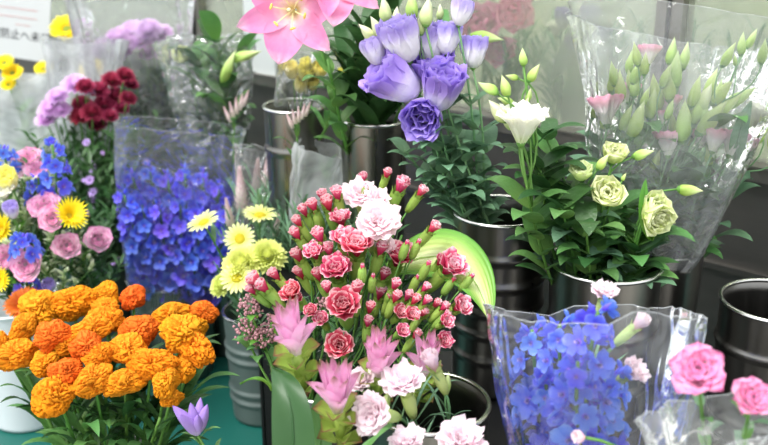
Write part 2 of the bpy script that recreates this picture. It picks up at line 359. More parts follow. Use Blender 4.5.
def lib_bud(seed, prof=None, tw=5):
    m = MB()
    def fn(a, b):
        r = .17*math.sin(min(1, b*1.02+.02)**.75*math.pi)**.8*(1-.35*b)+.012*(1-b)
        t = 2*math.pi*a; r *= 1+.13*math.cos(3*t+tw*b+seed)
        return (r*math.cos(t), r*math.sin(t), b)
    m.grid(fn, 15, 12, 0, True)
    return m
def lib_sepals(L=.42, W=.1, r=.1, an=(25, 8)):
    m = MB()
    for i in range(5): petal(m, L, W, list(an), i*1.2566, .02, -.03, 'lance', .3, nv=4, nu=2)
    m.lathe([(.02, -.05), (.07, -.02), (.11, .06), (.1, .1)], 8)
    return m
def lib_celosia(seed):
    m = MB(); o = V((seed*3.1, seed*1.7, 5))
    rn = random.Random(seed); ex = rn.uniform(.9, 1.15); ez = rn.uniform(.66, .84); ey = rn.uniform(.66, .85)
    def fn(a, b):
        t = 2*math.pi*a; el = math.pi*(b-.5)
        p = V((math.cos(el)*math.cos(t), math.cos(el)*math.sin(t), math.sin(el)))
        q = p*4.4+o; q = q+V((noise.noise(q*.7+V((3, 1, 2))), noise.noise(q*.7), noise.noise(q*.7+V((8, 3, 1)))))*1.1
        n1 = noise.noise(q); n2 = noise.noise(p*1.25+o*2); n3 = noise.noise(q*2.6)
        h = min(1, abs(n1)*4.6)**.6
        low = max(0, -p.z); nk = 1-.6*low*low
        r = .5*(.50+.42*h+.34*n2+.03*n3)*nk+.02
        return (p.x*r*ex, p.y*r*ey, p.z*r*ez*(1 if p.z > 0 else 1.3)+.3)
    m.grid(fn, 132, 80, 0, True, lambda a, b: (a, b))
    return m
def lib_floret(seed):
    rn = random.Random(seed); m = MB()
    for i in range(5): petal(m, .5*rn.uniform(.9, 1.1), .46, [50+rn.uniform(-12, 12), 80+rn.uniform(-15, 12), 70+rn.uniform(-25, 15)], i*1.2566+rn.uniform(-.15, .15), .03, 0, 'round', .25, .03, 2, 5, 4, rnd=rn)
    for i in range(3): petal(m, .2, .16, [5, 30], i*2.1+.5, .01, .02, 'round', .4, nv=3, nu=2, mat=1)
    m.tube([(0, 0, .03), (0, 0, -.15), (.06, 0, -.36)], [.07, .05, .01], 5, 0)
    return m
def lib_mum(seed, n=90, L=.34, W=.11, dome=True, w_end=100):
    rn = random.Random(seed); m = MB()
    for i in range(n):
        t = ((i+.5)/n)**.6; el = t*w_end
        petal(m, L*(.55+.45*t)*rn.uniform(.9, 1.1), W, [el*.75, el-8, el-32*(1-.3*t)], i*GA, .1*math.sin(R(el)), .12*math.cos(R(el)), 'strap', .6, nv=4, nu=2, rnd=rn)
    return m
def lib_rays(n, L, W, ang, layers=1, shape='strap', jit=6, r0=.1, seed=0):
    rn = random.Random(seed); m = MB()
    for l in range(layers):
        for i in range(n): petal(m, L*(1-.16*l)*rn.uniform(.93, 1.05), W, [a-14*l+rn.uniform(-jit, jit) for a in ang], 6.283*(i+.5*l)/n, r0, .02*l, shape, .3, nv=5, nu=3, rnd=rn)
    return m
def lib_disc(r=.16, h=.07):
    m = MB(); m.lathe([(r, -.03), (r*1.03, .02), (r*.85, h*.75), (r*.5, h), (.001, h*.9)], 18); return m
def lib_lily(seed):
    rn = random.Random(seed); m = MB()
    for i in range(6):
        o = i % 2
        petal(m, .70+.02*o, .37+.17*(1-o), [22, 52, 74, 92+rn.uniform(-14, 10)], i*1.0472, .02, .012*o, 'lily', .42, .016, 2.5, 12, 6, 0, rnd=rn, fold=-.12)
    return m
def lib_stamens():
    m = MB()
    for i in range(6):
        a = i*1.0472+.5; c, s_ = math.cos(a), math.sin(a)
        m.tube([(0, 0, .02), (c*.04, s_*.04, .18), (c*.11, s_*.11, .32), (c*.19, s_*.19, .40)], .006, 5, 0)
        m.tube([V((c*.19, s_*.19, .40))+V((-s_, c, .2))*q for q in (-.035, -.02, .02, .035)], [.006, .014, .014, .006], 6, 1)
    m.tube([(0, 0, .02), (.01, 0, .25), (.03, .01, .46)], .011, 6, 0)
    m.tube([(.03, .01, .455), (.03, .01, .485)], .022, 6, 0)
    return m
def lib_curcuma(seed):
    rn = random.Random(seed); m = MB()
    for ring, (k, L, W, an) in enumerate([(3, .66, .34, [20, 34, 48]), (4, .84, .34, [12, 20, 24]), (3, .96, .32, [5, 10, 8]), (3, 1.02, .27, [1, 3, 0])]):
        for i in range(k):
            petal(m, L*rn.uniform(.9, 1.05), W, [a+rn.uniform(-4, 6) for a in an], 6.283*(i+ring*.5+rn.uniform(-.12, .12))/k, .04, -.03, 'bract', .75, .008, 2, 10, 5, 0, rnd=rn)
    return m
def lib_curbracts(seed):
    rn = random.Random(seed); m = MB()
    for i in range(12):
        t = i/11
        petal(m, .38-.04*t, .36, [70, 46, 70-20*(1-t)], i*GA+.4, .07, -.04-.62*t, 'round', .9, .01, 2, 6, 5, 0, rnd=rn)
    m.tube([(0, 0, .0), (0, 0, -.8)], [.1, .06], 8, 0)
    return m
def lib_spike(seed, n=80):
    rn = random.Random(seed); m = MB(); m.tube([(0, 0, 0), (0, 0, .5), (0, 0, .97)], [.12, .10, .01], 8)
    for i in range(n):
        t = i/n; r = .17*(1-t**1.6)*(.55+.45*min(1, t*6))
        petal(m, .19*(1-.35*t), .085, [52-25*t, 35-22*t, 12], i*GA, r*.5, t*.92, 'lance', .3, nv=3, nu=2, rnd=rn)
    return m
def lib_gentian(seed):
    rn = random.Random(seed); m = MB()
    for i in range(6):
        a = i*1.047+.3; tilt = .0 if i == 0 else .5
        d = V((math.cos(a)*tilt, math.sin(a)*tilt, 1)).normalized(); M = d.to_track_quat('Z', 'Y').to_matrix().to_4x4(); s_ = .75+.25*rn.random()
        b = MB()
        def fn(u, v): 
            r = .15*math.sin(min(1, v*.95+.05)**.8*math.pi)**.7*(1+.1*math.cos(5*6.283*u+4*v)); t = 6.283*u; return (r*math.cos(t), r*math.sin(t), v)
        b.grid(fn, 15, 9, 0, True); m.add(b, Matrix.Translation(d*(.05 if i == 0 else -.05)+V((0, 0, .1)))@M@Matrix.Scale(s_, 4))
    return m
def lib_berries(seed, n=70):
    rn = random.Random(seed); m = MB(); s_ = MB(); s_.lathe([(.001, -1), (.7, -.7), (1, 0), (.7, .7), (.001, 1)], 7)
    for i in range(n):
        d = V((rn.gauss(0, 1), rn.gauss(0, 1), rn.gauss(.3, .8))).normalized()*rn.uniform(.25, .5)
        m.add(s_, Matrix.Translation(d)@Matrix.Scale(rn.uniform(.04, .07), 4))
    return m
def lib_sprig(seed, n, L, W, spread, h=1., shape='lance', ang=(40, 70)):
    """branching sprig of small leaves, height h"""
    rn = random.Random(seed); m = MB()
    for b in range(7):
        a = b*GA; t = V((math.cos(a)*spread*rn.uniform(.4, 1), math.sin(a)*spread*rn.uniform(.4, 1), h*rn.uniform(.75, 1.05)))
        pts = [V((t.x*q*q, t.y*q*q, t.z*q)) for q in (0, .25, .5, .75, 1)]; m.tube(pts, [.008, .007, .006, .005, .003], 4, 1)
        for i in range(n//7):
            q = .25+.75*rn.random(); p = V((t.x*q*q, t.y*q*q, t.z*q)); lf = MB()
            petal(lf, L*rn.uniform(.6, 1.1), W, [ang[0]+rn.uniform(-20, 20), ang[1]+rn.uniform(-20, 20)], rn.random()*6.283, .003, 0, shape, .3, nv=3, nu=2, rnd=rn)
            m.add(lf, Matrix.Translation(p))
    return m
def lib_leaf(L=1, W=.3, ang=(25, 50, 80), shape='lance', fold=.35, nv=10, ruf=.0, seed=1):
    m = MB(); petal(m, L, W, list(ang), 0, 0, 0, shape, .0, ruf, 2, nv, 4, 0, fold=fold, rnd=random.Random(seed))
    return m
def lib_tiny_daisies(seed, n=26, spread=.5, h=1.):
    return None

M_ = {}
def reg(key, gen, mats, count=1):
    M_[key] = [gen(s_+1).mesh(key, mats) for s_ in range(count)]
def get(key, i=None):
    l = M_[key]; return l[(i if i is not None else random.randrange(len(l))) % len(l)]
reg('carn_coral', lib_carn_small, CORAL, 3); reg('carn_deep', lib_carn_small, CORALD, 2); reg('carn_bud', lib_carn_bud, CORAL, 2)
reg('carn_pale', lib_carnation, PALE, 2); reg('carn_blush', lib_carnation, BLUSH, 3); reg('carn_blushbud', lib_carn_bud, BLUSH, 1)
reg('carn_green', lambda s_: lib_carn_green(), CALYX); reg('carn_tip', lib_carn_tip, CORAL, 2)
reg('calyx', lambda s_: lib_calyx(), CALYX); reg('calyx_pale', lambda s_: lib_calyx(.72, .15), CALYXP)
reg('rose', lambda s_: lib_rose(s_, 28, 1.12, .05), ROSEP, 2); reg('rose_bud', lambda s_: lib_rose(s_, 16, .45), PALE, 1)
reg('ranunculus', lambda s_: lib_rose(s_+5, 36, .8, .008), RANP, 3)
reg('lisi_purple', lambda s_: lib_lisi(s_, 25), LISP, 2); reg('lisi_deep', lambda s_: lib_lisi(s_, 50), LISD, 2); reg('lisi_lilac', lambda s_: lib_lisi(s_, 10), LISL, 2)
reg('lisi_cream', lambda s_: lib_lisi_open(s_), LISW, 2); reg('lisi_green', lambda s_: lib_rose(s_, 30, .55, .03), LISG, 2); reg('lisi_pink', lambda s_: lib_lisi_open(s_+3, 14), LISK, 2)
reg('bud', lambda s_: lib_bud(s_), BUDM, 2); reg('budn', lambda s_: lib_bud(s_), BUDM, 2); reg('bud_cream', lambda s_: lib_bud(s_), BUDW, 2); reg('sepals', lambda s_: lib_sepals(), STEM)
reg('cel_o', lib_celosia, ORA, 4); reg('cel_r', lambda s_: lib_celosia(s_+10), ORR, 3); reg('cel_y', lambda s_: lib_celosia(s_+20), ORY, 4)
reg('floret_blue', lib_floret, [BLUE, BEE], 3); reg('floret_violet', lib_floret, [BLUEV, BEE], 3); reg('floret_light', lib_floret, [BLUEL, BEE], 3)
reg('mum_mauve', lambda s_: lib_mum(s_, 120, .42, .15), LAV, 2); reg('mum_maroon', lambda s_: lib_mum(s_, 110, .44, .17), MAR, 2); reg('mum_lime', lambda s_: lib_mum(s_, 190, .42, .15), LIME, 1)
reg('mum_yellow', lambda s_: lib_rays(20, .42, .16, [60, 78, 85], 2, seed=s_), YEL, 1)
reg('gerbera', lambda s_: lib_rays(26, .5, .10, [30, 58, 64], 2, seed=s_, jit=5, r0=.05, shape='lance'), YEL, 1); reg('gerbera_orange', lambda s_: lib_rays(28, .42, .09, [60, 80, 90], 2, seed=s_), ORG, 1)
reg('daisy', lambda s_: lib_rays(20, .42, .105, [62, 80, 92], 1, seed=s_, jit=9), YELG, 2); reg('disc', lambda s_: lib_disc(), DISC); reg('disc_green', lambda s_: lib_disc(.13, .05), DISCG)
reg('lily', lib_lily, LILYM, 2); reg('stamens', lambda s_: lib_stamens(), [FILA, ANTH])
reg('curcuma', lib_curcuma, CURP, 3); reg('curbracts', lib_curbracts, CURG, 2)
reg('spike', lib_spike, SPIK, 2); reg('gentian', lib_gentian, GENT); reg('berries', lib_berries, SEDM, 2)
reg('aster', lambda s_: lib_rays(14, .45, .14, [65, 80], 1, seed=s_), ASTER); reg('freesia', lambda s_: lib_lisi(s_, 30), YELF, 1)
reg('foliage_var', lambda s_: lib_sprig(s_, 140, .13, .07, .45, 1, 'ovate'), [LEAFV, STEM], 2)
reg('foliage_dark', lambda s_: lib_sprig(s_, 210, .16, .045, .4), [LEAFD, STEMD], 2)
reg('foliage_fine', lambda s_: lib_sprig(s_, 240, .22, .028, .45, ang=(20, 60)), [LEAFG, STEMG], 2)
for nm, mt in (('leaf', LEAF), ('leaf_d', LEAFD), ('leaf_g', LEAFG), ('leaf_b', LEAFB)):
    reg(nm+'_lance', lambda s_: lib_leaf(1, .24, (18+8*s_, 45, 70+14*s_), 'lance', .3, seed=s_), mt, 3)
    reg(nm+'_ovate', lambda s_: lib_leaf(1, .62, (26+8*s_, 52, 82+16*s_), 'ovate', .16, seed=s_), mt, 3)
    reg(nm+'_strap', lambda s_: lib_leaf(1, .07, (10+10*s_, 35, 60+20*s_), 'lance', .3, seed=s_), mt, 3)

# ------------------------------------------------------------------ things and parts
def tag(o, label, cat, group=None, kind=None):
    if label: o['label'] = label
    if cat: o['category'] = cat
    if group: o['group'] = group
    if kind: o['kind'] = kind
    return o
def thing(name, label, cat, loc, group=None):
    o = bpy.data.objects.new(name, None); COL.objects.link(o); o.location = loc; o.empty_display_size = .02
    return tag(o, label, cat, group)
def obj(name, me, parent=None, loc=(0, 0, 0), rot=None, sc=1.0, kind=None):
    o = bpy.data.objects.new(name, me); COL.objects.link(o)
    if parent: o.parent = parent
    o.location = loc; o.rotation_mode = 'QUATERNION'
    if rot is not None: o.rotation_quaternion = rot
    o.scale = (sc,)*3 if not hasattr(sc, '__len__') else sc
    if kind: o['kind'] = kind
    return o
def dirq(d, roll=0.): return V(d).normalized().to_track_quat('Z', 'Y') @ Quaternion((0, 0, 1), roll)
def bez(a, b, c, n=9): return [a*(1-t)**2+b*2*t*(1-t)+c*t*t for t in (i/(n-1) for i in range(n))]
def struct(name, mb, mats, parent=None, smooth=False):
    o = obj(name, mb.mesh(name, mats, smooth), parent)
    if not parent: o['kind'] = 'structure'
    return o

class Plant:
    """one cut stem: base point in the bucket, tip where the flower sits"""
    def __init__(s, name, label, cat, group, base, tip, d=(0, -.2, 1), r=.003, mat=STEM, bend=.45, n=10):
        s.base = V(base); s.tip = V(tip); s.root = thing(name, label, cat, s.base, group); s.m = MB(); s.mat = mat; s.r = r
        d = V(d).normalized(); L = (s.tip-s.base).length
        s.path = bez(V((0, 0, 0)), (s.tip-s.base)-d*L*bend, s.tip-s.base, n)
        s.m.tube(s.path, [r*1.15-(r*.35)*i/(n-1) for i in range(n)], 6)
    def pt(s, t):
        x = t*(len(s.path)-1); i = min(int(x), len(s.path)-2); return s.path[i].lerp(s.path[i+1], x-i)
    def branch(s, t, tip, r=None, d=None):
        a = s.pt(t); b = V(tip)-s.base; L = (b-a).length
        mid = b-V(d or (0, 0, 1)).normalized()*L*.5; s.m.tube(bez(a, mid, b, 6), (r or s.r*.6), 5)
    def head(s, name, me, pos, d, sc, roll=None, subs=(), label=None):
        roll = random.random()*6.28 if roll is None else roll
        o = obj(name, me, s.root, V(pos)-s.base, dirq(d, roll), sc)
        if label: o['label'] = label
        for sn, sm in subs: obj(sn, sm, o)
        return o
    def leaf(s, t, key, L, az=None, tilt=None, wid=1., i=None):
        az = random.random()*6.28 if az is None else az
        q = Quaternion((0, 0, 1), az)
        if tilt is not None: q = q @ Quaternion((0, 1, 0), R(tilt))
        obj('leaf', get(key, i), s.root, s.pt(t), q, (L, L*wid, L))
    def done(s): obj('stem', s.m.mesh('stem', s.mat), s.root); return s.root

# ------------------------------------------------------------------ structure
struct('floor', (lambda m: (m.box(-3.2, 2.4, .95, 5.2, -.05, 0), m)[1])(MB()), FLOOR)
struct('ground', (lambda m: (m.box(-5, 5, -6, .95, -.06, -.01), m)[1])(MB()), PAVE)
P0 = at(575, 125, 2.6); SILL = P0.z; WROT = math.atan2(-.64, .77)
def wm(me_name, mb, mats, kind='structure', parent=None, smooth=False):
    o = obj(me_name, mb.mesh(me_name, mats, smooth), parent)
    if not parent:
        o.location = (P0.x, P0.y, 0); o.rotation_mode = 'XYZ'; o.rotation_euler = (0, 0, WROT)
        if kind: o['kind'] = kind
    return o
b = MB(); b.box(-4.2, 1.5, 0, .05, 0, SILL-.05); b.box(-4.2, 1.5, -.012, .0, SILL-.30, SILL-.285); wm('wall_back', b, PANEL)
b = MB(); b.box(-4.2, 1.5, -.03, .05, SILL-.05, SILL-.012); b.box(-4.2, 1.5, -.035, -.03, SILL-.018, SILL-.012); wm('trim_1', b, FRAME)
def frame_post(x0, x1, n, mt):
    b = MB(); c = (x0+x1)/2; b.box(x0, x1, -.02, .05, SILL-.012, 2.4)
    if x1-x0 < .1: b.box(c-.004, c+.004, -.026, -.02, SILL-.012, 2.4, 1)
    wm('trim_%d' % n, b, [mt, BLACK])
def wx(px, py=60):                                          # where the ray through px meets the glass, along the wall
    r = ray(px, py); ux, uy = math.cos(WROT), math.sin(WROT)
    # s*ux - k*r.x = -P0.x ; s*uy - k*r.y = -P0.y
    det = ux*-r.y + r.x*uy; s_ = (-P0.x*-r.y + r.x*-P0.y)/det
    return s_
frame_post(wx(655), wx(681), 2, FRAME); frame_post(wx(250), wx(279), 3, FRAMEL); frame_post(wx(196), wx(206), 4, FRAME)
for i, (a, c) in enumerate(((wx(681), 1.5), (wx(279), wx(655)), (wx(206), wx(250)), (-4.2, wx(196)))):
    b = MB(); b.box(a, c, .012, .018, SILL-.012, 2.4); wm('window_%d' % (i+1), b, GLASS)
# cold cabinet behind the glass
for nm, bx_ in (('wall_inside_back', (-4.2, 1.5, .62, .66, 0, 2.4)), ('trim_5', (-4.2, 1.5, .05, .62, SILL-.25, SILL-.2)), ('wall_right', (1.5, 1.54, 0, .66, 0, 2.4)), ('wall_left', (-4.24, -4.2, 0, .66, 0, 2.4))):
    b = MB(); b.box(*bx_); wm(nm, b, CABIN)
b = MB(); b.box(-4.2, 1.5, -.03, .66, 2.4, 2.45); wm('ceiling', b, FRAMEL)
Mw = Matrix.Translation((P0.x, P0.y, 0))@Matrix.Rotation(WROT, 4, 'Z')
for i, (xa, xb) in enumerate(((-4.0, -2.2), (-2.1, -.9), (-.8, .2), (.3, 1.4))):  # unseen tubes added to brighten the cabinet behind the glass
    t = thing('tube_lamp', ['slim white tube lamp inside the far left end of the glass cabinet', 'slim tube lamp inside the cabinet behind the pink lily', 'slim tube lamp inside the cabinet above the blurred white flowers', 'slim tube lamp inside the right end of the glass cabinet'][i], 'lamp', Mw@V(((xa+xb)/2, .2, 2.37)), 'lamps inside the glass cabinet')
    t.rotation_euler = (0, 0, WROT); h = (xb-xa)/2
    m = MB(); m.tube([(-h, 0, 0), (h, 0, 0)], .016, 8); obj('glowing_tube', m.mesh('tube', FILLGLOW), t)
    m = MB(); m.box(-h, h, -.03, .03, .018, .03); obj('lamp_housing', m.mesh('housing', FRAMEL, False), t)

# ------------------------------------------------------------------ stands and buckets
def stand(label, x0, x1, y0, y1, z):
    t = thing('display_stand', label, 'stand', ((x0+x1)/2, (y0+y1)/2, 0)); hx, hy = (x1-x0)/2, (y1-y0)/2
    m = MB(); m.box(-hx, hx, -hy, hy, z-.02, z); obj('top', m.mesh('top', BLACK, False), t)
    for sx in (-1, 1):
        for sy in (-1, 1):
            m = MB(); m.box(sx*(hx-.03)-.015, sx*(hx-.03)+.015, sy*(hy-.03)-.015, sy*(hy-.03)+.015, 0, z-.02); obj('leg', m.mesh('leg', BLACK, False), t)
    m = MB(); m.box(-hx+.02, hx-.02, -hy+.004, -hy+.01, .03, z-.02); m.box(-hx+.004, -hx+.01, -hy+.02, hy-.02, .03, z-.02); obj('side_panel', m.mesh('panel', BLACK, False), t)
stand('low black stand carrying the pink flower buckets in front', -.222, .118, 1.13, 1.9, .22)
stand('low black stand under the wrapped blue flowers at lower right', .122, .95, 1.02, 1.6, .22)
stand('black stand carrying the dark steel buckets on the right', .122, .98, 1.625, 2.09, .42)
stand('tall black stand under the two back steel buckets', -.316, .10, 2.2, 2.66, .5)

def bucket(label, c, z0, r, h, ribs=(), taper=.88, mt=None, name='flower_bucket', rimm=None, group='steel flower buckets'):
    mt = mt or STEEL; t = thing(name, label, 'bucket', (c[0], c[1], z0), group)
    prof = [(.001, .004), (r*taper*.98, .004), (r*taper, .012)]
    N = 70
    for i in range(1, N+1):
        q = i/N; z = .012+(h-.012)*q; rr = r*(taper+(1-taper)*q)
        for rb in ribs:
            d = abs(z-rb)
            if d < .010: rr += .0055*math.cos(d/.010*math.pi/2)
        prof.append((rr, z))
    for i in range(12, -1, -1):
        q = i/12; prof.append((r*(taper+(1-taper)*q)-.004, .012+(h-.012)*q*.995))
    prof.append((.001, .012))
    m = MB(); m.lathe(prof, 48); obj('body', m.mesh('body', mt), t)
    m = MB(); m.lathe([(r+.0045*math.cos(a)-.001, h+.0045*math.sin(a)) for a in [i*math.pi/4 for i in range(9)]], 48); obj('rim', m.mesh('rim', rimm or STEELR), t)
    t['_r'] = r
    return V((c[0], c[1], z0+h))
def bk(px, py, Y): p = at(px, py, Y); return p
p = bk(294, 106, 2.5);  B1 = bucket('grey steel bucket behind the lily with yellow flowers and film inside', p, .5, .078, p.z-.5, (.3,))
p = bk(374, 118, 2.35); B2 = bucket('tall steel bucket of dark lily leaves behind the carnations', p, .5, .082, p.z-.5)
p = bk(501, 211, 1.95); B3 = bucket('ribbed steel bucket holding the purple edged lisianthus', p, .42, .098, p.z-.42, (.09, .15, .2, .26, .32), .93, STEELD)
p = bk(606, 262, 1.80); B4 = bucket('dark steel bucket holding the cream and green lisianthus', p, .42, .108, p.z-.42, (.1, .22), .9, STEELD)
p = bk(776, 301, 1.75); B5 = bucket('empty steel bucket cut by the right edge of the picture', p, .42, .102, p.z-.42, (.05, .2), .95, STEELD)
p = bk(428, 402, 1.50); B6 = bucket('open steel bucket behind the blush white carnations', p, .22, .105, p.z-.22, (.3,), .9, STEELD)
p = bk(330, 376, 1.72); B7 = bucket('steel bucket hidden under the coral pink carnations', p, .22, .104, p.z-.22, (.1, .2), .9, STEELD)
p = bk(259, 318, 2.52); B8 = bucket('ribbed grey bucket on the green floor under the daisies', p, 0, .098, .325, (.07, .1, .2, .23), .86, steel('worn_zinc', '#808c88', .5, metal=.7))
B9 = bucket('steel bucket under the wrapped light blue delphinium', at(590, 480, 1.30), .22, .095, .36)
B10 = bucket('steel bucket under the pink roses at lower right', at(745, 490, 1.20), .22, .09, .36)
B11 = bucket('narrow steel bucket under the pink curcuma', V((-.13, 1.30, 0)), .22, .075, .30)
B12 = bucket('steel bucket under the orange cockscomb', at(105, 445, 1.85), 0, .12, .27)
B13 = bucket('white plastic pail under the mixed bouquet at left', at(16, 320, 2.50), 0, .135, .37, (), .72, WHITEP, 'plastic_pail', WHITEP, None)
B14 = bucket('steel bucket under the wrapped violet blue delphinium', at(172, 300, 2.78), 0, .13, .32)
B15 = bucket('steel bucket under the maroon chrysanthemum', at(92, 230, 3.15), 0, .13, .36)
B16 = bucket('steel bucket under the mauve chrysanthemum', at(172, 215, 3.30), 0, .12, .38)
B17 = bucket('steel bucket under the wrapped lily leaves', at(222, 215, 2.95), 0, .11, .46)
B18 = bucket('steel bucket under the yellow flowers at far left', at(25, 200, 3.45), 0, .13, .36)

def inb(B, rr, dz=-.15, az=None):
    az = random.random()*6.28 if az is None else az
    return B+V((math.cos(az)*rr, math.sin(az)*rr, dz))

# ------------------------------------------------------------------ orange cockscomb (celosia)
CEL = [  # px, py, width px, colour, extra depth, where it is
 (43, 306, 40, 'y', .12, 'golden cockscomb head at the upper left edge of the orange bunch'),
 (73, 303, 40, 'o', .14, 'orange cockscomb head at the back under the pink ranunculus'),
 (104, 296, 28, 'y', .17, 'small golden cockscomb head at the very back of the bunch'),
 (107, 308, 30, 'o', .12, 'orange cockscomb head just below the small golden back one'),
 (134, 297, 26, 'r', .16, 'reddish orange cockscomb head at the back beside the wrapped blue spikes'),
 (172, 313, 34, 'y', .10, 'golden fan shaped cockscomb head at the upper right of the bunch'),
 (203, 311, 27, 'r', .12, 'deep orange cockscomb head at the right tip of the bunch beside the zinc bucket'),
 (27, 327, 32, 'y', .06, 'golden cockscomb head at the left over the white pail'),
 (55, 334, 36, 'r', .0, 'reddish orange cockscomb head at the middle left of the bunch'),
 (92, 329, 40, 'y', .03, 'broad golden cockscomb head at the middle of the bunch'),
 (108, 319, 34, 'o', .07, 'orange cockscomb head right behind the broad golden middle one'),
 (139, 330, 38, 'r', .02, 'frilly reddish orange cockscomb head in the middle right'),
 (182, 330, 44, 'y', .0, 'large golden orange cockscomb head on the right side of the bunch'),
 (193, 345, 40, 'o', -.02, 'large orange cockscomb head low on the right side of the bunch'),
 (2, 343, 26, 'y', .05, 'golden cockscomb head cut by the left edge of the picture'),
 (20, 354, 38, 'y', .0, 'golden cockscomb head at the far left above the pail side'),
 (47, 362, 32, 'y', -.03, 'pale golden cockscomb head between the far left and the lowest heads'),
 (88, 346, 36, 'r', -.03, 'reddish orange cockscomb head right in the centre of the bunch'),
 (70, 345, 30, 'o', .0, 'orange cockscomb head left of the red orange centre one'),
 (100, 354, 32, 'o', -.05, 'round orange cockscomb head just below the centre'),
 (128, 349, 38, 'y', -.03, 'golden cockscomb head right of the centre of the bunch'),
 (151, 362, 38, 'o', -.06, 'orange cockscomb head above the crescent shaped one'),
 (67, 370, 30, 'r', -.08, 'small reddish orange cockscomb head above the largest lowest one'),
 (95, 379, 40, 'y', -.09, 'golden orange cockscomb head low in the middle front'),
 (59, 392, 46, 'o', -.10, 'large orange cockscomb head, lowest at the front left'),
 (125, 380, 36, 'y', -.08, 'tan orange cockscomb head low front between golden ones'),
 (183, 366, 30, 'o', -.04, 'dark orange cockscomb head tucked low on the right'),
 (166, 379, 34, 'y', -.08, 'pale golden cockscomb head hanging lowest at the front right'),
 (170, 396, 22, 'y', -.09, 'small pale golden cockscomb tuft below the crescent shaped one'),
]
CK = {'o': 'cel_o', 'r': 'cel_r', 'y': 'cel_y'}
for i, (px, py, w_, c, dy, lb) in enumerate(CEL):
    Y = 1.80+dy; tp = at(px, py+w_*.2, Y); s_ = siz(w_*1.16, py, Y)
    b0 = inb(B12, .06, -.15, math.atan2(tp.y-B12.y, tp.x-B12.x)); lean = V((tp.x-B12.x, tp.y-B12.y-.03, 0))*1.6
    P = Plant('cockscomb_flower', lb, 'flower', 'orange cockscomb bunch', b0, tp, V((lean.x, lean.y-.15, 1)), .004, STEM)
    P.head('crest', get(CK[c], i), tp-V((0, 0, s_*.12)), (lean.x*.5, -.25, 1), s_)
    for k in range(6): P.leaf(.40+.07*k, ('leaf_lance', 'leaf_d_lance')[k % 2], random.uniform(.10, .15), None, 0)
    P.done()
LFS = [(15, 372, -1.0), (25, 345, -1.), (35, 395, -.8), (60, 425, -.5), (150, 435, .1), (210, 385, .9), (225, 400, .9), (235, 345, .7), (130, 430, 0), (90, 435, -.2), (185, 420, .5), (20, 420, -.8)]
for k, (px, py, dx) in enumerate(LFS):
    pass
P = Plant('cockscomb_flower', 'leafy green cockscomb stem without a head at the lower left front', 'flower', 'orange cockscomb bunch', inb(B12, .05, -.2, 3.6), at(80, 420, 1.70), (-.3, -.4, 1), .004)
for k, a in enumerate((3.4, 3.9, 3.0, 4.3, 4.7, 2.8, 5.2)): P.leaf(.5+.07*k, 'leaf_lance', .15, a, 12)
P.done()
P = Plant('cockscomb_flower', 'leafy green cockscomb stem without a head at the lower right front', 'flower', 'orange cockscomb bunch', inb(B12, .05, -.2, 5.6), at(160, 418, 1.70), (.4, -.3, 1), .004)
for k, a in enumerate((6.0, 5.5, .2, 5.0, 4.6, .6, 5.8)): P.leaf(.5+.07*k, 'leaf_d_lance', .15, a, 12)
P.done()
P = Plant('cockscomb_flower', 'leafy green cockscomb stem reaching right beside the zinc bucket', 'flower', 'orange cockscomb bunch', inb(B12, .08, -.2, .2), at(192, 392, 1.84), (.6, -.1, .8), .004)
for k, a in enumerate((.2, -.4, .7, -.8, .1, 1.0, -.2)): P.leaf(.45+.08*k, 'leaf_lance', .15, a, 5)
P.done()

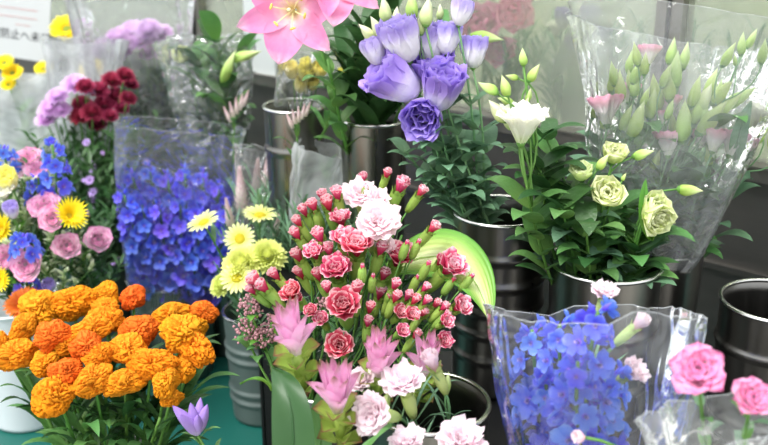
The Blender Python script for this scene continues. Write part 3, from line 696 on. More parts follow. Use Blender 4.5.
# ------------------------------------------------------------------ coral pink carnation sprays
SPR = [  # (label bit, apex px, py, Y), blooms [(px, py, width, kind, dY)] kinds: b open coral, d deep, u opening bud, g green bud, p pale, l blush
 ('pink carnation spray standing highest with side facing buds', 402, 205, 1.80, [(401, 186, 20, 'u', 0), (387, 174, 12, 'u', .02), (363, 178, 12, 'u', .02), (421, 192, 14, 'u', -.01), (365, 194, 12, 'g', 0)]),
 ('tight pink carnation buds along the upper left of the spray', 325, 225, 1.78, [(337, 194, 16, 'u', 0), (328, 204, 18, 'u', 0), (323, 196, 14, 'u', .02), (313, 206, 15, 'u', 0), (304, 211, 14, 'u', 0), (341, 221, 21, 'b', -.02), (318, 222, 14, 'g', 0)]),
 ('pink carnation buds at the left above the yellow blooms', 310, 250, 1.73, [(298, 222, 14, 'u', .01), (296, 234, 15, 'u', 0), (298, 256, 17, 'u', 0), (319, 236, 18, 'u', -.01), (315, 254, 20, 'b', -.02), (300, 273, 15, 'u', 0)]),
 ('coral carnations with one wide open bloom left of the pale pink ones', 350, 262, 1.70, [(343, 241, 22, 'b', 0), (357, 248, 32, 'b', -.02), (329, 250, 16, 'u', .01), (337, 272, 28, 'd', -.02), (318, 275, 15, 'u', .0), (349, 262, 12, 'g', 0)]),
 ('long pink carnation buds reaching left over the yellow blooms', 280, 290, 1.66, [(256, 281, 20, 'u', 0), (263, 287, 18, 'u', -.01), (275, 275, 15, 'u', .01), (252, 290, 14, 'u', 0), (293, 294, 22, 'd', 0), (297, 300, 14, 'b', 0)]),
 ('deep coral carnation with rolled pale edges above the curcuma', 345, 300, 1.62, [(344, 307, 31, 'd', -.01), (357, 289, 17, 'u', 0), (370, 308, 14, 'u', 0), (322, 320, 16, 'b', .01), (327, 288, 14, 'u', .01)]),
 ('dark coral carnation blooms low between the curcumas', 340, 335, 1.60, [(340, 346, 26, 'd', 0), (368, 322, 13, 'u', 0), (312, 312, 14, 'd', .03)]),
 ('deep red pink carnation with pink buds in front of the big leaf', 400, 262, 1.70, [(398, 259, 28, 'd', .02), (404, 251, 14, 'g', -.02), (381, 249, 17, 'u', -.01), (415, 250, 14, 'g', -.01), (384, 275, 15, 'u', 0), (380, 293, 16, 'u', 0)]),
 ('frilled pink carnation with green buds at the far right of the spray', 450, 275, 1.68, [(449, 268, 28, 'b', 0), (466, 283, 14, 'g', -.02), (424, 272, 15, 'g', 0), (414, 285, 14, 'g', 0), (448, 287, 14, 'g', -.01), (440, 262, 14, 'b', .02), (433, 228, 15, 'u', .05)]),
 ('cluster of tiny round pink carnations at the lower right', 430, 312, 1.62, [(400, 313, 16, 'b', 0), (411, 315, 15, 'b', -.01), (415, 300, 13, 'u', 0), (426, 301, 12, 'u', 0), (436, 304, 12, 'u', .01), (444, 307, 12, 'u', 0), (459, 307, 21, 'b', -.01), (423, 313, 12, 'u', 0)]),
 ('small pink carnations hanging at the lowest right of the spray', 425, 330, 1.60, [(402, 331, 14, 'b', 0), (416, 335, 13, 'u', 0), (445, 322, 15, 'b', 0), (442, 341, 17, 'd', -.01), (446, 315, 11, 'u', .01), (396, 297, 14, 'u', .02), (414, 325, 12, 'g', 0)]),
 ('small pink carnation buds at the centre of the spray', 385, 300, 1.64, [(395, 285, 14, 'u', 0), (390, 297, 12, 'u', .0), (372, 284, 13, 'g', 0), (408, 296, 13, 'u', 0), (362, 275, 14, 'g', 0), (425, 288, 12, 'u', 0)]),
]
KB = {'b': ('carn_coral', 1.0), 'd': ('carn_deep', 1.0), 'u': ('carn_bud', 1.25), 'g': ('bud', 1.2), 'p': ('carn_pale', 1.), 'l': ('carn_blush', 1.)}
for (lb, px, py, Y, bl) in SPR:
    apex = at(px, py+30, Y); base = inb(B7, .05, -.15, math.atan2(apex.y-B7.y, apex.x-B7.x))
    P = Plant('spray_carnation', lb, 'flower', 'coral pink spray carnations', base, apex, (apex.x-B7.x, apex.y-B7.y, .35), .003, STEM)
    for (bx, by, w_, kd, dy) in bl:
        yy = Y+dy; pos = at(bx, by, yy); s_ = siz(w_*1.38, by, yy)
        out = V(((bx-352)/190, -.35+(yy-1.68)*2.0, .85-(by-240)/260.))
        if kd == 'u': out = V(((bx-352)/120, -.12, .9))
        if kd == 'g': out = V(((bx-352)/160, -.1, 1))
        out.normalize(); key, mu = KB[kd]; sc = s_*mu
        hp = pos-out*sc*(.25 if kd != 'g' else .45)
        foot = hp-out*(sc*.8)
        if kd == 'g':
            foot = hp
            P.head('bud', get('carn_green'), hp, out, s_*1.15, subs=[('petal_tip', get('carn_tip'))])
        else:
            P.head('bloom', get(key), hp, out, sc, subs=[('calyx', get('calyx'))])
        P.branch(.72+random.uniform(-.12, .15), foot, .0016, out)
        if random.random() < .9:
            P.leaf(.75+.2*random.random(), 'leaf_g_strap', random.uniform(.05, .09))
    P.done()
for i, (lb, px, py, w_, Y, hx) in enumerate([
    ('large frilly pale pink carnation at the top middle of the bouquet', 378, 224, 46, 1.70, .1), ('pale pink carnation seen behind the tall pink buds', 360, 196, 34, 1.80, -.1),
    ('small pale pink carnation low behind the large frilly one', 383, 245, 24, 1.72, .3), ('pale pink carnation at the upper middle beside the standing buds', 378, 200, 24, 1.78, .2)]):
    tp = at(px, py, Y); s_ = siz(w_*1.15, py, Y); d = V((hx, -.55, .8)).normalized(); hp = tp-d*s_*.25
    P = Plant('carnation', lb, 'flower', 'pale pink carnations', inb(B7, .03, -.15), hp-d*s_*.55, d, .0035)
    P.head('bloom', get('carn_pale', i), hp, d, s_, subs=[('calyx', get('calyx_pale'))])
    for k in range(3): P.leaf(.5+.15*k, 'leaf_g_strap', .09)
    P.done()

# blush white carnations at the bottom
for i, (lb, px, py, w_, Y, d, kd) in enumerate([
    ('blush white carnation facing left at the lower left of the bottom group', 374, 414, 42, 1.36, (-.5, -.7, .5), 0),
    ('white carnation with flat petals above the facing left one', 404, 384, 40, 1.42, (-.2, -.25, .9), 0),
    ('blush carnation half hidden at the left behind the white ones', 362, 383, 30, 1.46, (-.4, -.3, .9), 0),
    ('opening white carnation bud tilted on a long green calyx', 434, 366, 17, 1.44, (-.35, -.1, .9), 1),
    ('white carnation cut by the bottom edge of the picture', 408, 443, 32, 1.34, (-.2, -.3, 1), 0),
    ('frilly blush carnation at the bottom edge beside the bucket', 460, 443, 46, 1.32, (.1, -.3, 1), 0)]):
    tp = at(px, py, Y); s_ = siz(w_*1.25, py, Y); d = V(d).normalized(); hp = tp-d*s_*.25
    mu = 2.0 if kd else 1
    P = Plant('carnation', lb, 'flower', 'blush white carnations', inb(B6, .04, -.12), hp-d*s_*(.6*mu), d, .003, STEMG)
    P.head('bloom', get('carn_blushbud' if kd else 'carn_blush', i), hp, d, s_*mu, subs=[('calyx', get('calyx_pale'))])
    for k in range(4): P.leaf(.35+.17*k, 'leaf_g_strap', random.uniform(.07, .12))
    if i in (1, 3):
        tp2 = tp+V((.02-.05*(i == 1), .01, -.01)); P.branch(.6, tp2-V((0, 0, .05)), .0016); P.head('bud', get('bud'), tp2-V((0, 0, .05)), (.1, 0, 1), .045)
    P.done()

# ------------------------------------------------------------------ curcuma
for i, (lb, px, py, h, Y, d) in enumerate([
    ('pink curcuma on the left under the coral carnations', 296, 350, 62, 1.44, (-.12, -.2, 1)),
    ('pink curcuma standing lowest beside the blush white carnations', 338, 408, 62, 1.36, (-.05, -.25, 1)),
    ('open pink curcuma with spreading bracts at the middle', 378, 372, 54, 1.46, (.05, -.3, 1)),
    ('rightmost pink curcuma half hidden behind the middle one', 423, 372, 48, 1.54, (.15, -.2, 1))]):
    tp = at(px, py, Y); s_ = siz(h*1.18, py, Y); d = V(d).normalized(); tp = tp-V((0, 0, .006))
    P = Plant('curcuma', lb, 'flower', 'pink curcumas', inb(B11, .03, -.12), tp-d*s_*.8, d, .005, STEM)
    P.head('pink_bracts', get('curcuma', i), tp, d, s_)
    P.head('green_bracts', get('curbracts', i), tp, d, s_*.95, label='green bracts with brown edges')
    P.done()
# ------------------------------------------------------------------ big leaves
def big_leaf(name, lb, base, tip, ctrl, W, mt, side, cup=.25, ruf=.01, n=20, stem_t=.0, nrm=None, shape='ovate'):
    base, tip, ctrl = V(base), V(tip), V(ctrl); side = V(nrm).cross(tip-base) if nrm else side; t = thing(name, lb, 'leaf', base); m = MB(); side = V(side).normalized()
    a, c, e_ = V((0, 0, 0)), ctrl-base, tip-base
    def pt(b): return a*(1-b)**2+c*2*b*(1-b)+e_*b*b
    def fn(u, v):
        p = pt(stem_t+(1-stem_t)*v); tg = (pt(min(1, stem_t+(1-stem_t)*v+.02))-pt(stem_t+(1-stem_t)*max(0, v-.02))).normalized()
        s_ = (side-tg*side.dot(tg)).normalized(); nn = s_.cross(tg); q = u*2-1; w_ = W*.5*SHAPES[shape](v)
        return p+s_*w_*q+nn*(cup*w_*abs(q)+ruf*math.sin(q*3+v*9)*v)
    if nrm: side = side.normalized()
    m.grid(fn, 12, n); obj('blade', m.mesh('blade', mt), t)
    m = MB(); m.tube([pt(q/10) for q in range(11)], [.0028*(1-.08*q) for q in range(11)], 6); obj('midrib', m.mesh('midrib', mt), t)
    return t
big_leaf('hosta_leaf', 'broad lime green leaf arching right behind the carnations', at(372, 282, 1.78), at(490, 322, 1.62), at(466, 216, 1.76), siz(84, 250, 1.74), LEAFL, None, -.25, .006, 24, .08, nrm=(-.1, -.55, .8))
big_leaf('curcuma_leaf', 'long upright green leaf in front of the pink bucket', inb(B11, .05, -.1, 3.0), at(270, 366, 1.44), at(318, 402, 1.30), siz(54, 410, 1.4), LEAFD, (.95, .2, .3), .25, .004, 20, .1, shape='lance')
big_leaf('curcuma_leaf', 'dark green leaf behind the lowest pink curcuma', inb(B11, .04, -.1, 1.2), at(330, 372, 1.48), at(318, 420, 1.42), siz(40, 410, 1.4), LEAF, (.9, -.3, .1), .25, .004, 20, .1, shape='lance')
big_leaf('curcuma_leaf', 'small pointed green leaf poking out left of the pink bucket', at(272, 390, 1.5), at(240, 384, 1.50), at(262, 368, 1.50), siz(22, 390, 1.5), LEAFB, (.2, -.8, .5), .25, .002, 12, .0, shape='lance')
big_leaf('curcuma_leaf', 'green leaf below the blush white carnations', inb(B11, .04, -.1, 5.5), at(392, 425, 1.34), at(352, 440, 1.26), siz(32, 430, 1.3), LEAF, (.5, -.6, .5), .25, .004, 16, .1, shape='lance')

# ------------------------------------------------------------------ gentian, sedum
tp = at(198, 436, 1.52); P = Plant('gentian', 'purple gentian bud cluster at the bottom between orange bunch and green floor', 'flower', None, inb(B11, .05, -.1, 3.0), tp, (-.4, -.1, 1), .003)
P.head('flower_cluster', get('gentian'), tp, (-.1, -.1, 1), siz(44, 430, 1.52))
for k in range(5): P.leaf(.7+.07*k, 'leaf_lance', .05)
P.done()
for i, (px, py) in enumerate(((250, 308), (262, 336), (246, 332), (275, 325), (330, 305), (384, 335))):
    Y = 1.70; tp = at(px, py, Y); P = Plant('sedum', ['dusty pink sedum tuft below the yellow green blooms', 'dusty pink sedum tuft nearest the left curcuma', 'dusty pink sedum tuft at the far left over the zinc bucket', 'dusty pink sedum tuft between carnations and left curcuma', 'dusty pink sedum tuft deep among the coral carnations', 'dusty pink sedum tuft above the open middle curcuma'][i], 'flower', 'dusty pink sedum tufts', inb(B7, .06, -.1, 3.3), tp, (-.2 if px < 300 else .1, -.1, 1), .0025)
    P.head('cluster', get('berries', i), tp, (0, 0, 1), siz(28, py, Y)); P.leaf(.8, 'leaf_ovate', .05); P.leaf(.7, 'leaf_ovate', .06); P.leaf(.9, 'leaf_b_ovate', .05)
    P.done()

# ------------------------------------------------------------------ yellow-green daisies over the zinc bucket
for i, (lb, px, py, w_, Y, d, k_) in enumerate([
    ('pale yellow daisy seen from the side on a long bare stem', 204, 223, 33, 2.30, (-.35, -.25, 1), 'daisy'),
    ('pale yellow daisy with yellow centre facing the viewer', 240, 239, 31, 2.26, (-.1, -.85, .6), 'daisy'),
    ('flat pale yellow daisy seen edge on above the facing one', 260, 216, 34, 2.34, (.1, -.15, 1), 'daisy'),
    ('lime green pompon bloom beside the pink carnation buds', 267, 258, 38, 2.22, (.1, -.5, .8), 'mum_lime'),
    ('lime green pompon bloom below the facing daisy', 243, 266, 40, 2.20, (-.2, -.5, .8), 'mum_lime'),
    ('lower pale daisy with green yellow centre beside the carnation buds', 237, 278, 32, 2.16, (-.2, -.8, .6), 'daisy'),
    ('pale green pompon bloom lowest at the left of the daisies', 224, 286, 28, 2.18, (-.5, -.4, .8), 'mum_lime')]):
    tp = at(px, py, Y); s_ = siz(w_*1.08, py, Y); d = V(d).normalized()
    P = Plant('daisy' if k_ == 'daisy' else 'pompon_chrysanthemum', lb, 'flower', None, inb(B8, .04, -.12), tp-d*.005, d, .003)
    P.head('petals' if k_ == 'daisy' else 'bloom', get(k_, i), tp, d, s_, subs=[('disc', get('disc'))] if k_ == 'daisy' else [])
    for k in range(4): P.leaf(.45+.14*k, 'leaf_g_lance', .07)
    P.done()
# pink celosia spikes and grey foliage behind the daisies
for i, (px, py, h, Y, dx) in enumerate([(241, 192, 45, 2.55, .0), (229, 215, 32, 2.45, -.1), (257, 178, 36, 2.62, .1), (267, 174, 34, 2.66, .1), (282, 186, 34, 2.60, .5), (296, 188, 34, 2.55, .7), (303, 182, 30, 2.62, .6), (283, 198, 28, 2.50, .8), (277, 226, 22, 2.40, .2), (312, 176, 26, 2.66, .5)]):
    tp = at(px, py, Y); d = V((dx, -.1, 1)).normalized(); P = Plant('plumed_celosia', ['tall pale pink feathery spike nearest the wrapped blue flowers', 'small lilac spike in front of the wrapped blue flowers', 'pale feathery spike inside the film right of the tallest one', 'pale feathery spike with its tip in the crinkled film', 'leaning cream feathery spike below the milky film collar', 'pale pink spike leaning right under the milky film', 'cream spike leaning right, highest under the milky film', 'short pink spike lying lowest below the milky film', 'small mauve bud spike between the daisies and carnation buds', 'pale spike farthest right inside the milky film'][i], 'flower', 'pale feathery celosia spikes', inb(B8, .05, -.1), tp, d, .0025, STEMG)
    P.head('plume', get('spike', i), tp-d*siz(h, py, Y)*.5, d, siz(h*1.1, py, Y))
    for k in range(7): P.leaf(.3+.1*k, 'leaf_g_strap', random.uniform(.08, .14))
    P.done()
for i, (px, py, Y, h, lb) in enumerate([(262, 255, 2.42, .3, 'fine grey green foliage behind the daisies'), (290, 245, 2.40, .3, 'fine grey green foliage left of the carnation buds'), (315, 240, 2.45, .3, 'fine grey green foliage behind the upper left carnation buds'), (240, 300, 2.35, .2, 'fine foliage under the lime pompons'), (335, 230, 2.3, .3, 'fine green foliage behind the highest carnation buds')]):
    p = at(px, py, Y); o = obj('foliage_sprig', get('foliage_fine', i), None, p-V((0, 0, h*.6)), None, h); tag(o, lb, 'foliage', 'fine grey green foliage')
for i, (px, py, Y, h, lb) in enumerate([(310, 330, 1.78, .2, 'green leaf sprig among the left carnations'), (360, 340, 1.75, .2, 'green leaf sprig under the deep coral carnation'), (400, 345, 1.74, .2, 'green leaf sprig below the centre carnation buds'), (280, 330, 1.80, .2, 'green leaf sprig left of the left curcuma'), (340, 280, 1.84, .22, 'green leaf sprig deep behind the open coral carnations'), (390, 270, 1.84, .22, 'green leaf sprig behind the pale carnations'), (430, 320, 1.76, .18, 'green leaf sprig behind the tiny round carnations')]):
    p = at(px, py, Y); o = obj('foliage_sprig', M_['foliage_dark'][i % 2], None, p-V((0, 0, h*.7)), dirq((0, -.1, 1), i), h); tag(o, lb, 'foliage', 'dark green sprigs in the carnation bouquet')

# ------------------------------------------------------------------ delphinium spikes
def delph(lb, base, top, L, n, key, fs, d=(0, 0, 1), group=None, buds=5, bend=.4, tilt=.25):
    top = V(top); d = V(d).normalized(); P = Plant('delphinium', lb, 'flower', group, base, top, d, .0035, STEM, bend)
    tot = (top-V(base)).length; x = d.orthogonal().normalized(); y = d.cross(x)
    for i in range(n):
        q = i/(n-1); t = 1-(L/tot)*(1-q); a = i*GA*1.0; dr = x*math.cos(a)+y*math.sin(a)
        cen = P.base+P.pt(t); o_ = dr*fs*(.55-.25*q); 
        P.head('floret', get(key), cen+o_, dr+d*tilt, fs*(1.05-.4*q)*random.uniform(1.0, 1.25))
    for i in range(buds):
        a = i*GA; dr = x*math.cos(a)+y*math.sin(a); P.head('bud', get('budblue'), top+d*(.008*i-.01)+dr*.006, dr*.6+d, .022)
    P.done(); return P
reg('budblue', lambda s_: lib_bud(s_), BLUEV)
DB = [(133, 178, 'violet blue delphinium spike nearest the left film edge'), (150, 172, 'violet blue delphinium spike standing highest left of the film centre'), (168, 180, 'violet blue delphinium spike at the middle of the sleeve'), (185, 174, 'violet blue delphinium spike right of the sleeve middle'), (203, 178, 'violet blue delphinium spike at the right in the sleeve'), (219, 190, 'violet blue delphinium spike farthest right in the sleeve'), (142, 205, 'lower blue delphinium spike in front at the left of the sleeve'), (160, 210, 'lower blue delphinium spike in front at the sleeve middle'), (180, 205, 'lower blue delphinium spike in front right of the middle'), (200, 212, 'lower blue delphinium spike in front at the right of the sleeve'), (124, 195, 'blue delphinium spike spilling out left of the sleeve'), (228, 215, 'blue delphinium spike low at the right film edge')]
for i, (px, py, lb) in enumerate(DB):
    Y = 2.78 if i < 6 else 2.66
    tp = at(px, py, Y); b0 = inb(B14, .05, -.15, math.atan2(tp.y-B14.y, tp.x-B14.x))
    delph(lb, b0, tp, .33, 26, 'floret_violet' if i % 3 else 'floret_blue', .060, ((px-175)/300, 0, 1), 'violet blue delphiniums in the sleeve')
DF = [(598, 312, .19, 'light blue delphinium spike at the upper right of the wrapped bunch', .1), (560, 325, .22, 'light blue delphinium spike at the upper middle of the wrapped bunch', -.02), (532, 330, .18, 'light blue delphinium spike at the left of the wrapped bunch', -.12), (578, 362, .2, 'light blue delphinium spike low in the wrapped bunch centre', .0), (612, 375, .16, 'light blue delphinium spike low at the right of the wrapped bunch', .1), (546, 385, .16, 'light blue delphinium spike low at the left of the wrapped bunch', -.1)]
for i, (px, py, L, lb, dx) in enumerate(DF):
    Y = 1.30+.05*(i % 3)-(.03 if i > 2 else 0); tp = at(px, py, Y)
    delph(lb, inb(B9, .04, -.12), tp, L, 14, 'floret_light', .055, (dx, -.12, 1), 'light blue delphiniums in the wrap', 3, tilt=.35)
for i, (lb, px, py, w_, Y, d, kd) in enumerate([
    ('white carnation at the top of the wrapped blue flowers', 604, 295, 30, 1.42, (.1, -.2, 1), 'carn_blush'), ('opening white carnation right of the light blue flowers', 636, 326, 22, 1.34, (.6, -.1, .7), 'carn_blushbud'),
    ('pale carnation behind the film right of the blue flowers', 632, 372, 30, 1.34, (.5, -.4, .7), 'carn_blush')]):
    tp = at(px, py, Y); s_ = siz(w_*1.1, py, Y); d = V(d).normalized()
    P = Plant('carnation', lb, 'flower', 'white carnations in the blue wrap', inb(B9, .04, -.12), tp-d*s_*.8, d, .003, STEMG)
    P.head('bloom', get(kd, i), tp-d*s_*.2, d, s_*(1.5 if kd[-1] == 'd' else 1), subs=[('calyx', get('calyx_pale'))])
    for k in range(3): P.leaf(.5+.15*k, 'leaf_g_strap', .1)
    P.done()

# ------------------------------------------------------------------ pink roses at lower right
for i, (lb, px, py, w_, Y, d, kd) in enumerate([
    ('open pink rose on a thin stem in front of the steel bucket', 699, 372, 60, 1.13, (-.25, -.5, .85), 'rose'), ('pink rose cut by the right edge of the picture', 754, 399, 46, 1.12, (-.1, -.55, .85), 'rose'),
    ('small pale pink rose bud lying at the bottom of the blue flowers', 580, 437, 24, 1.20, (-.9, -.3, .3), 'rose_bud')]):
    tp = at(px, py, Y); s_ = siz(w_*1.2, py, Y); d = V(d).normalized()
    P = Plant('rose', lb, 'flower', 'pink roses', inb(B10, .03, -.1), tp-d*s_*.2, d if i < 2 else (-1, -.1, .15), .0028, STEM, .3)
    P.head('bloom', get(kd, i), tp-d*s_*.2, d, s_, subs=[('sepals', get('sepals'))])
    for k in range(8 if i < 2 else 3): P.leaf(.3+.08*k, 'leaf_ovate' if k % 2 else 'leaf_g_ovate', random.uniform(.025, .045))
    P.done()

# ------------------------------------------------------------------ purple edged lisianthus (ribbed bucket)
def KF(kd): return {'budn': 1.1, 'bud': 1.1, 'bud_cream': 1.1, 'lisi_cream': 1.02, 'lisi_green': 2.1}.get(kd, 1.4)
def lisi(lb, B, items, Y, group, name='lisianthus', leafn=5, leafk='leaf_g_ovate', leafL=.075, az=None, mat=STEMG, rr=.05, bendd=(0, 0, 1), nodes=None, r=.0026):
    """items: (px, py, size px, kind, dir, dY); first item ends the main stem"""
    def place(it):
        px, py, w_, kd, d, dy = it; yy = Y+dy; d = V(d).normalized(); s_ = siz(w_, py, yy); p = at(px, py, yy); return p, s_, d, kd
    p, s_, d, kd = place(items[0]); isb = kd.startswith('bud'); s0 = s_*KF(kd)
    foot = p-d*s0*(.5 if isb else .42)
    P = Plant(name, lb, 'flower', group, inb(B, rr, -.16, az), foot, V(bendd)+d*.3, r, mat)
    for j, it in enumerate(items):
        p, s_, d, kd = place(it); isb = kd.startswith('bud'); sc = s_*KF(kd); ft = p-d*sc*(.5 if isb else .42)
        P.head('bud' if isb else 'bloom', get(kd), ft, d, sc if not isb else (sc*1.15, sc*1.15, sc*1.05) if kd == 'budn' else (sc*1.5, sc*1.5, sc*1.05), subs=[('sepals', get('sepals'))])
        if j: P.branch(.62+.05*j if j < 5 else .8, ft, r*.62, d)
    for k in range(leafn):
        t = .28+.5*k/max(1, leafn); P.leaf(t, leafk, leafL*random.uniform(.8, 1.25), k*GA+random.random(), 5); P.leaf(t, leafk, leafL*random.uniform(.8, 1.25), k*GA+3.1, 5)
    P.done()
LP = [
 ('pale lilac lisianthus with white base, highest at the top edge', [(461, 14, 21, 'lisi_lilac', (.2, .0, 1), 0), (447, 40, 26, 'lisi_purple', (0, .08, 1), .02)]),
 ('purple rimmed white lisianthus cup, rightmost of the purple group', [(474, 54, 25, 'lisi_purple', (.05, .12, 1), 0)]),
 ('wide lilac lisianthus bloom at the upper middle of the group', [(431, 47, 32, 'lisi_purple', (-.1, .05, 1), 0), (440, 12, 14, 'bud_cream', (0, 0, 1), .04)]),
 ('ruffled lilac lisianthus at the upper left of the group', [(403, 43, 36, 'lisi_purple', (-.3, -.05, .9), 0), (375, 53, 22, 'lisi_lilac', (-.4, 0, 1), .02)]),
 ('deep purple lisianthus leaning left at the middle of the group', [(399, 82, 42, 'lisi_deep', (-.75, -.15, .55), -.02)]),
 ('deep purple ruffled lisianthus facing forward at the middle', [(434, 74, 40, 'lisi_deep', (-.15, -.4, .85), 0)]),
 ('deep purple lisianthus at the right below the forward facing one', [(440, 92, 38, 'lisi_deep', (.15, -.3, .9), -.03)]),
 ('deep purple lisianthus hanging lowest of the group', [(425, 113, 34, 'lisi_deep', (-.2, -.85, -.1), -.04)]),
 ('lisianthus stem with four pale buds left of the lilac blooms', [(385, 10, 24, 'bud_cream', (-.2, 0, 1), 0), (378, 28, 24, 'bud_cream', (-.5, -.1, .8), 0), (368, 33, 22, 'bud_cream', (-.6, -.1, .6), .02), (382, 41, 20, 'bud_cream', (-.8, -.1, .35), 0), (396, 18, 20, 'bud_cream', (.1, 0, 1), .01)]),
 ('lisianthus stem with plump pale buds at the top edge', [(427, 12, 26, 'bud_cream', (.1, 0, 1), 0), (412, 6, 24, 'bud', (-.1, 0, 1), .02), (421, 24, 20, 'bud_cream', (0, 0, 1), .01)]),
]
for i, (lb, it) in enumerate(LP): lisi(lb, B3, it, 1.98+.02*(i % 3), 'purple edged lisianthus', leafn=5, leafL=.075, rr=.06, az=2.2+.35*i, bendd=(-.35, 0, 1))
# cream and green lisianthus (bucket in the middle right)
LW = [
 ('open cream white lisianthus with buds around it', [(522, 128, 44, 'lisi_cream', (.0, -.1, 1), -.02), (498, 111, 26, 'bud_cream', (-.6, -.1, .7), 0), (508, 120, 22, 'bud_cream', (-.5, -.1, .7), .01), (488, 88, 20, 'bud', (-.7, 0, .4), 0), (505, 86, 20, 'bud', (-.3, 0, .9), 0), (506, 101, 16, 'bud', (-.8, 0, .3), .02), (526, 105, 14, 'bud', (.2, 0, .8), .03)], -.05),
 ('thin lisianthus stem carrying three small green buds, highest', [(523, 57, 16, 'bud', (-.1, 0, 1), 0), (534, 73, 18, 'bud', (.5, 0, .9), 0), (512, 77, 12, 'bud', (-.8, 0, .2), .02), (529, 95, 12, 'bud', (.2, 0, 1), 0)], .03),
 ('pale green lisianthus with ruffled top, leftmost of the green ones', [(582, 166, 20, 'lisi_green', (-.1, -.3, 1), 0), (603, 162, 17, 'bud', (.5, -.1, .8), 0)], -.02),
 ('pale green lisianthus bloom, highest of the green ones', [(616, 147, 22, 'lisi_green', (.1, -.3, 1), 0), (643, 154, 19, 'bud', (.9, -.1, .3), 0)], .0),
 ('round pale green lisianthus, largest of the green ones', [(609, 190, 28, 'lisi_green', (.0, -.7, .6), 0), (624, 177, 8, 'bud', (.4, 0, .9), .02)], -.05),
 ('pale green lisianthus nodding at the right of the bucket', [(663, 206, 32, 'lisi_green', (.5, -.5, .6), -.04), (690, 190, 22, 'bud', (1, -.1, -.05), 0)], -.02),
 ('pale green lisianthus hanging lowest over the bucket rim', [(662, 222, 28, 'lisi_green', (.3, -.8, -.1), -.05)], -.04),
]
for i, (lb, it, dy) in enumerate(LW):
    lisi(lb, B4, it, 1.80+dy, 'cream and pale green lisianthus', leafn=6, leafL=.1, leafk=('leaf_ovate', 'leaf_d_ovate', 'leaf_g_ovate')[i % 3], rr=.06, az=2.6+.6*i, mat=STEM, bendd=(-.2 if i < 2 else .1, 0, 1), r=.003)
for i, (px, py, Y, lb) in enumerate([(540, 170, 1.82, 'leafy lisianthus stem left of the green blooms'), (560, 205, 1.74, 'leafy lisianthus stem hanging over the bucket front'), (585, 225, 1.72, 'leafy lisianthus stem below the round green bloom'), (640, 235, 1.78, 'leafy lisianthus stem at the right rim of the bucket'), (625, 205, 1.84, 'leafy lisianthus stem behind the round green bloom'), (545, 135, 1.88, 'leafy lisianthus stem right of the open cream bloom'),
                                       (405, 150, 2.02, 'grey leafy lisianthus stem left under the purple blooms'), (430, 165, 2.0, 'grey leafy lisianthus stem in the middle of the ribbed bucket'), (455, 150, 2.04, 'grey leafy lisianthus stem right under the purple cup'), (470, 165, 2.0, 'grey leafy lisianthus stem leaning at the ribbed bucket')]):
    tp = at(px, py, Y); BB = B4 if i < 6 else B3
    P = Plant('lisianthus_leaves', lb, 'foliage', None, inb(BB, .05, -.14, 2.2+i), tp, (tp.x-BB.x, (tp.y-BB.y), .25), .003, STEM if i < 6 else STEMG)
    for k in range(6):
        for s_ in (0, 3.14): P.leaf(.52+.09*k, ('leaf_ovate', 'leaf_d_ovate')[k % 2] if i < 6 else 'leaf_g_ovate', random.uniform(.075, .115) if i < 6 else random.uniform(.055, .08), k*GA+s_+i, 8)
    P.done()
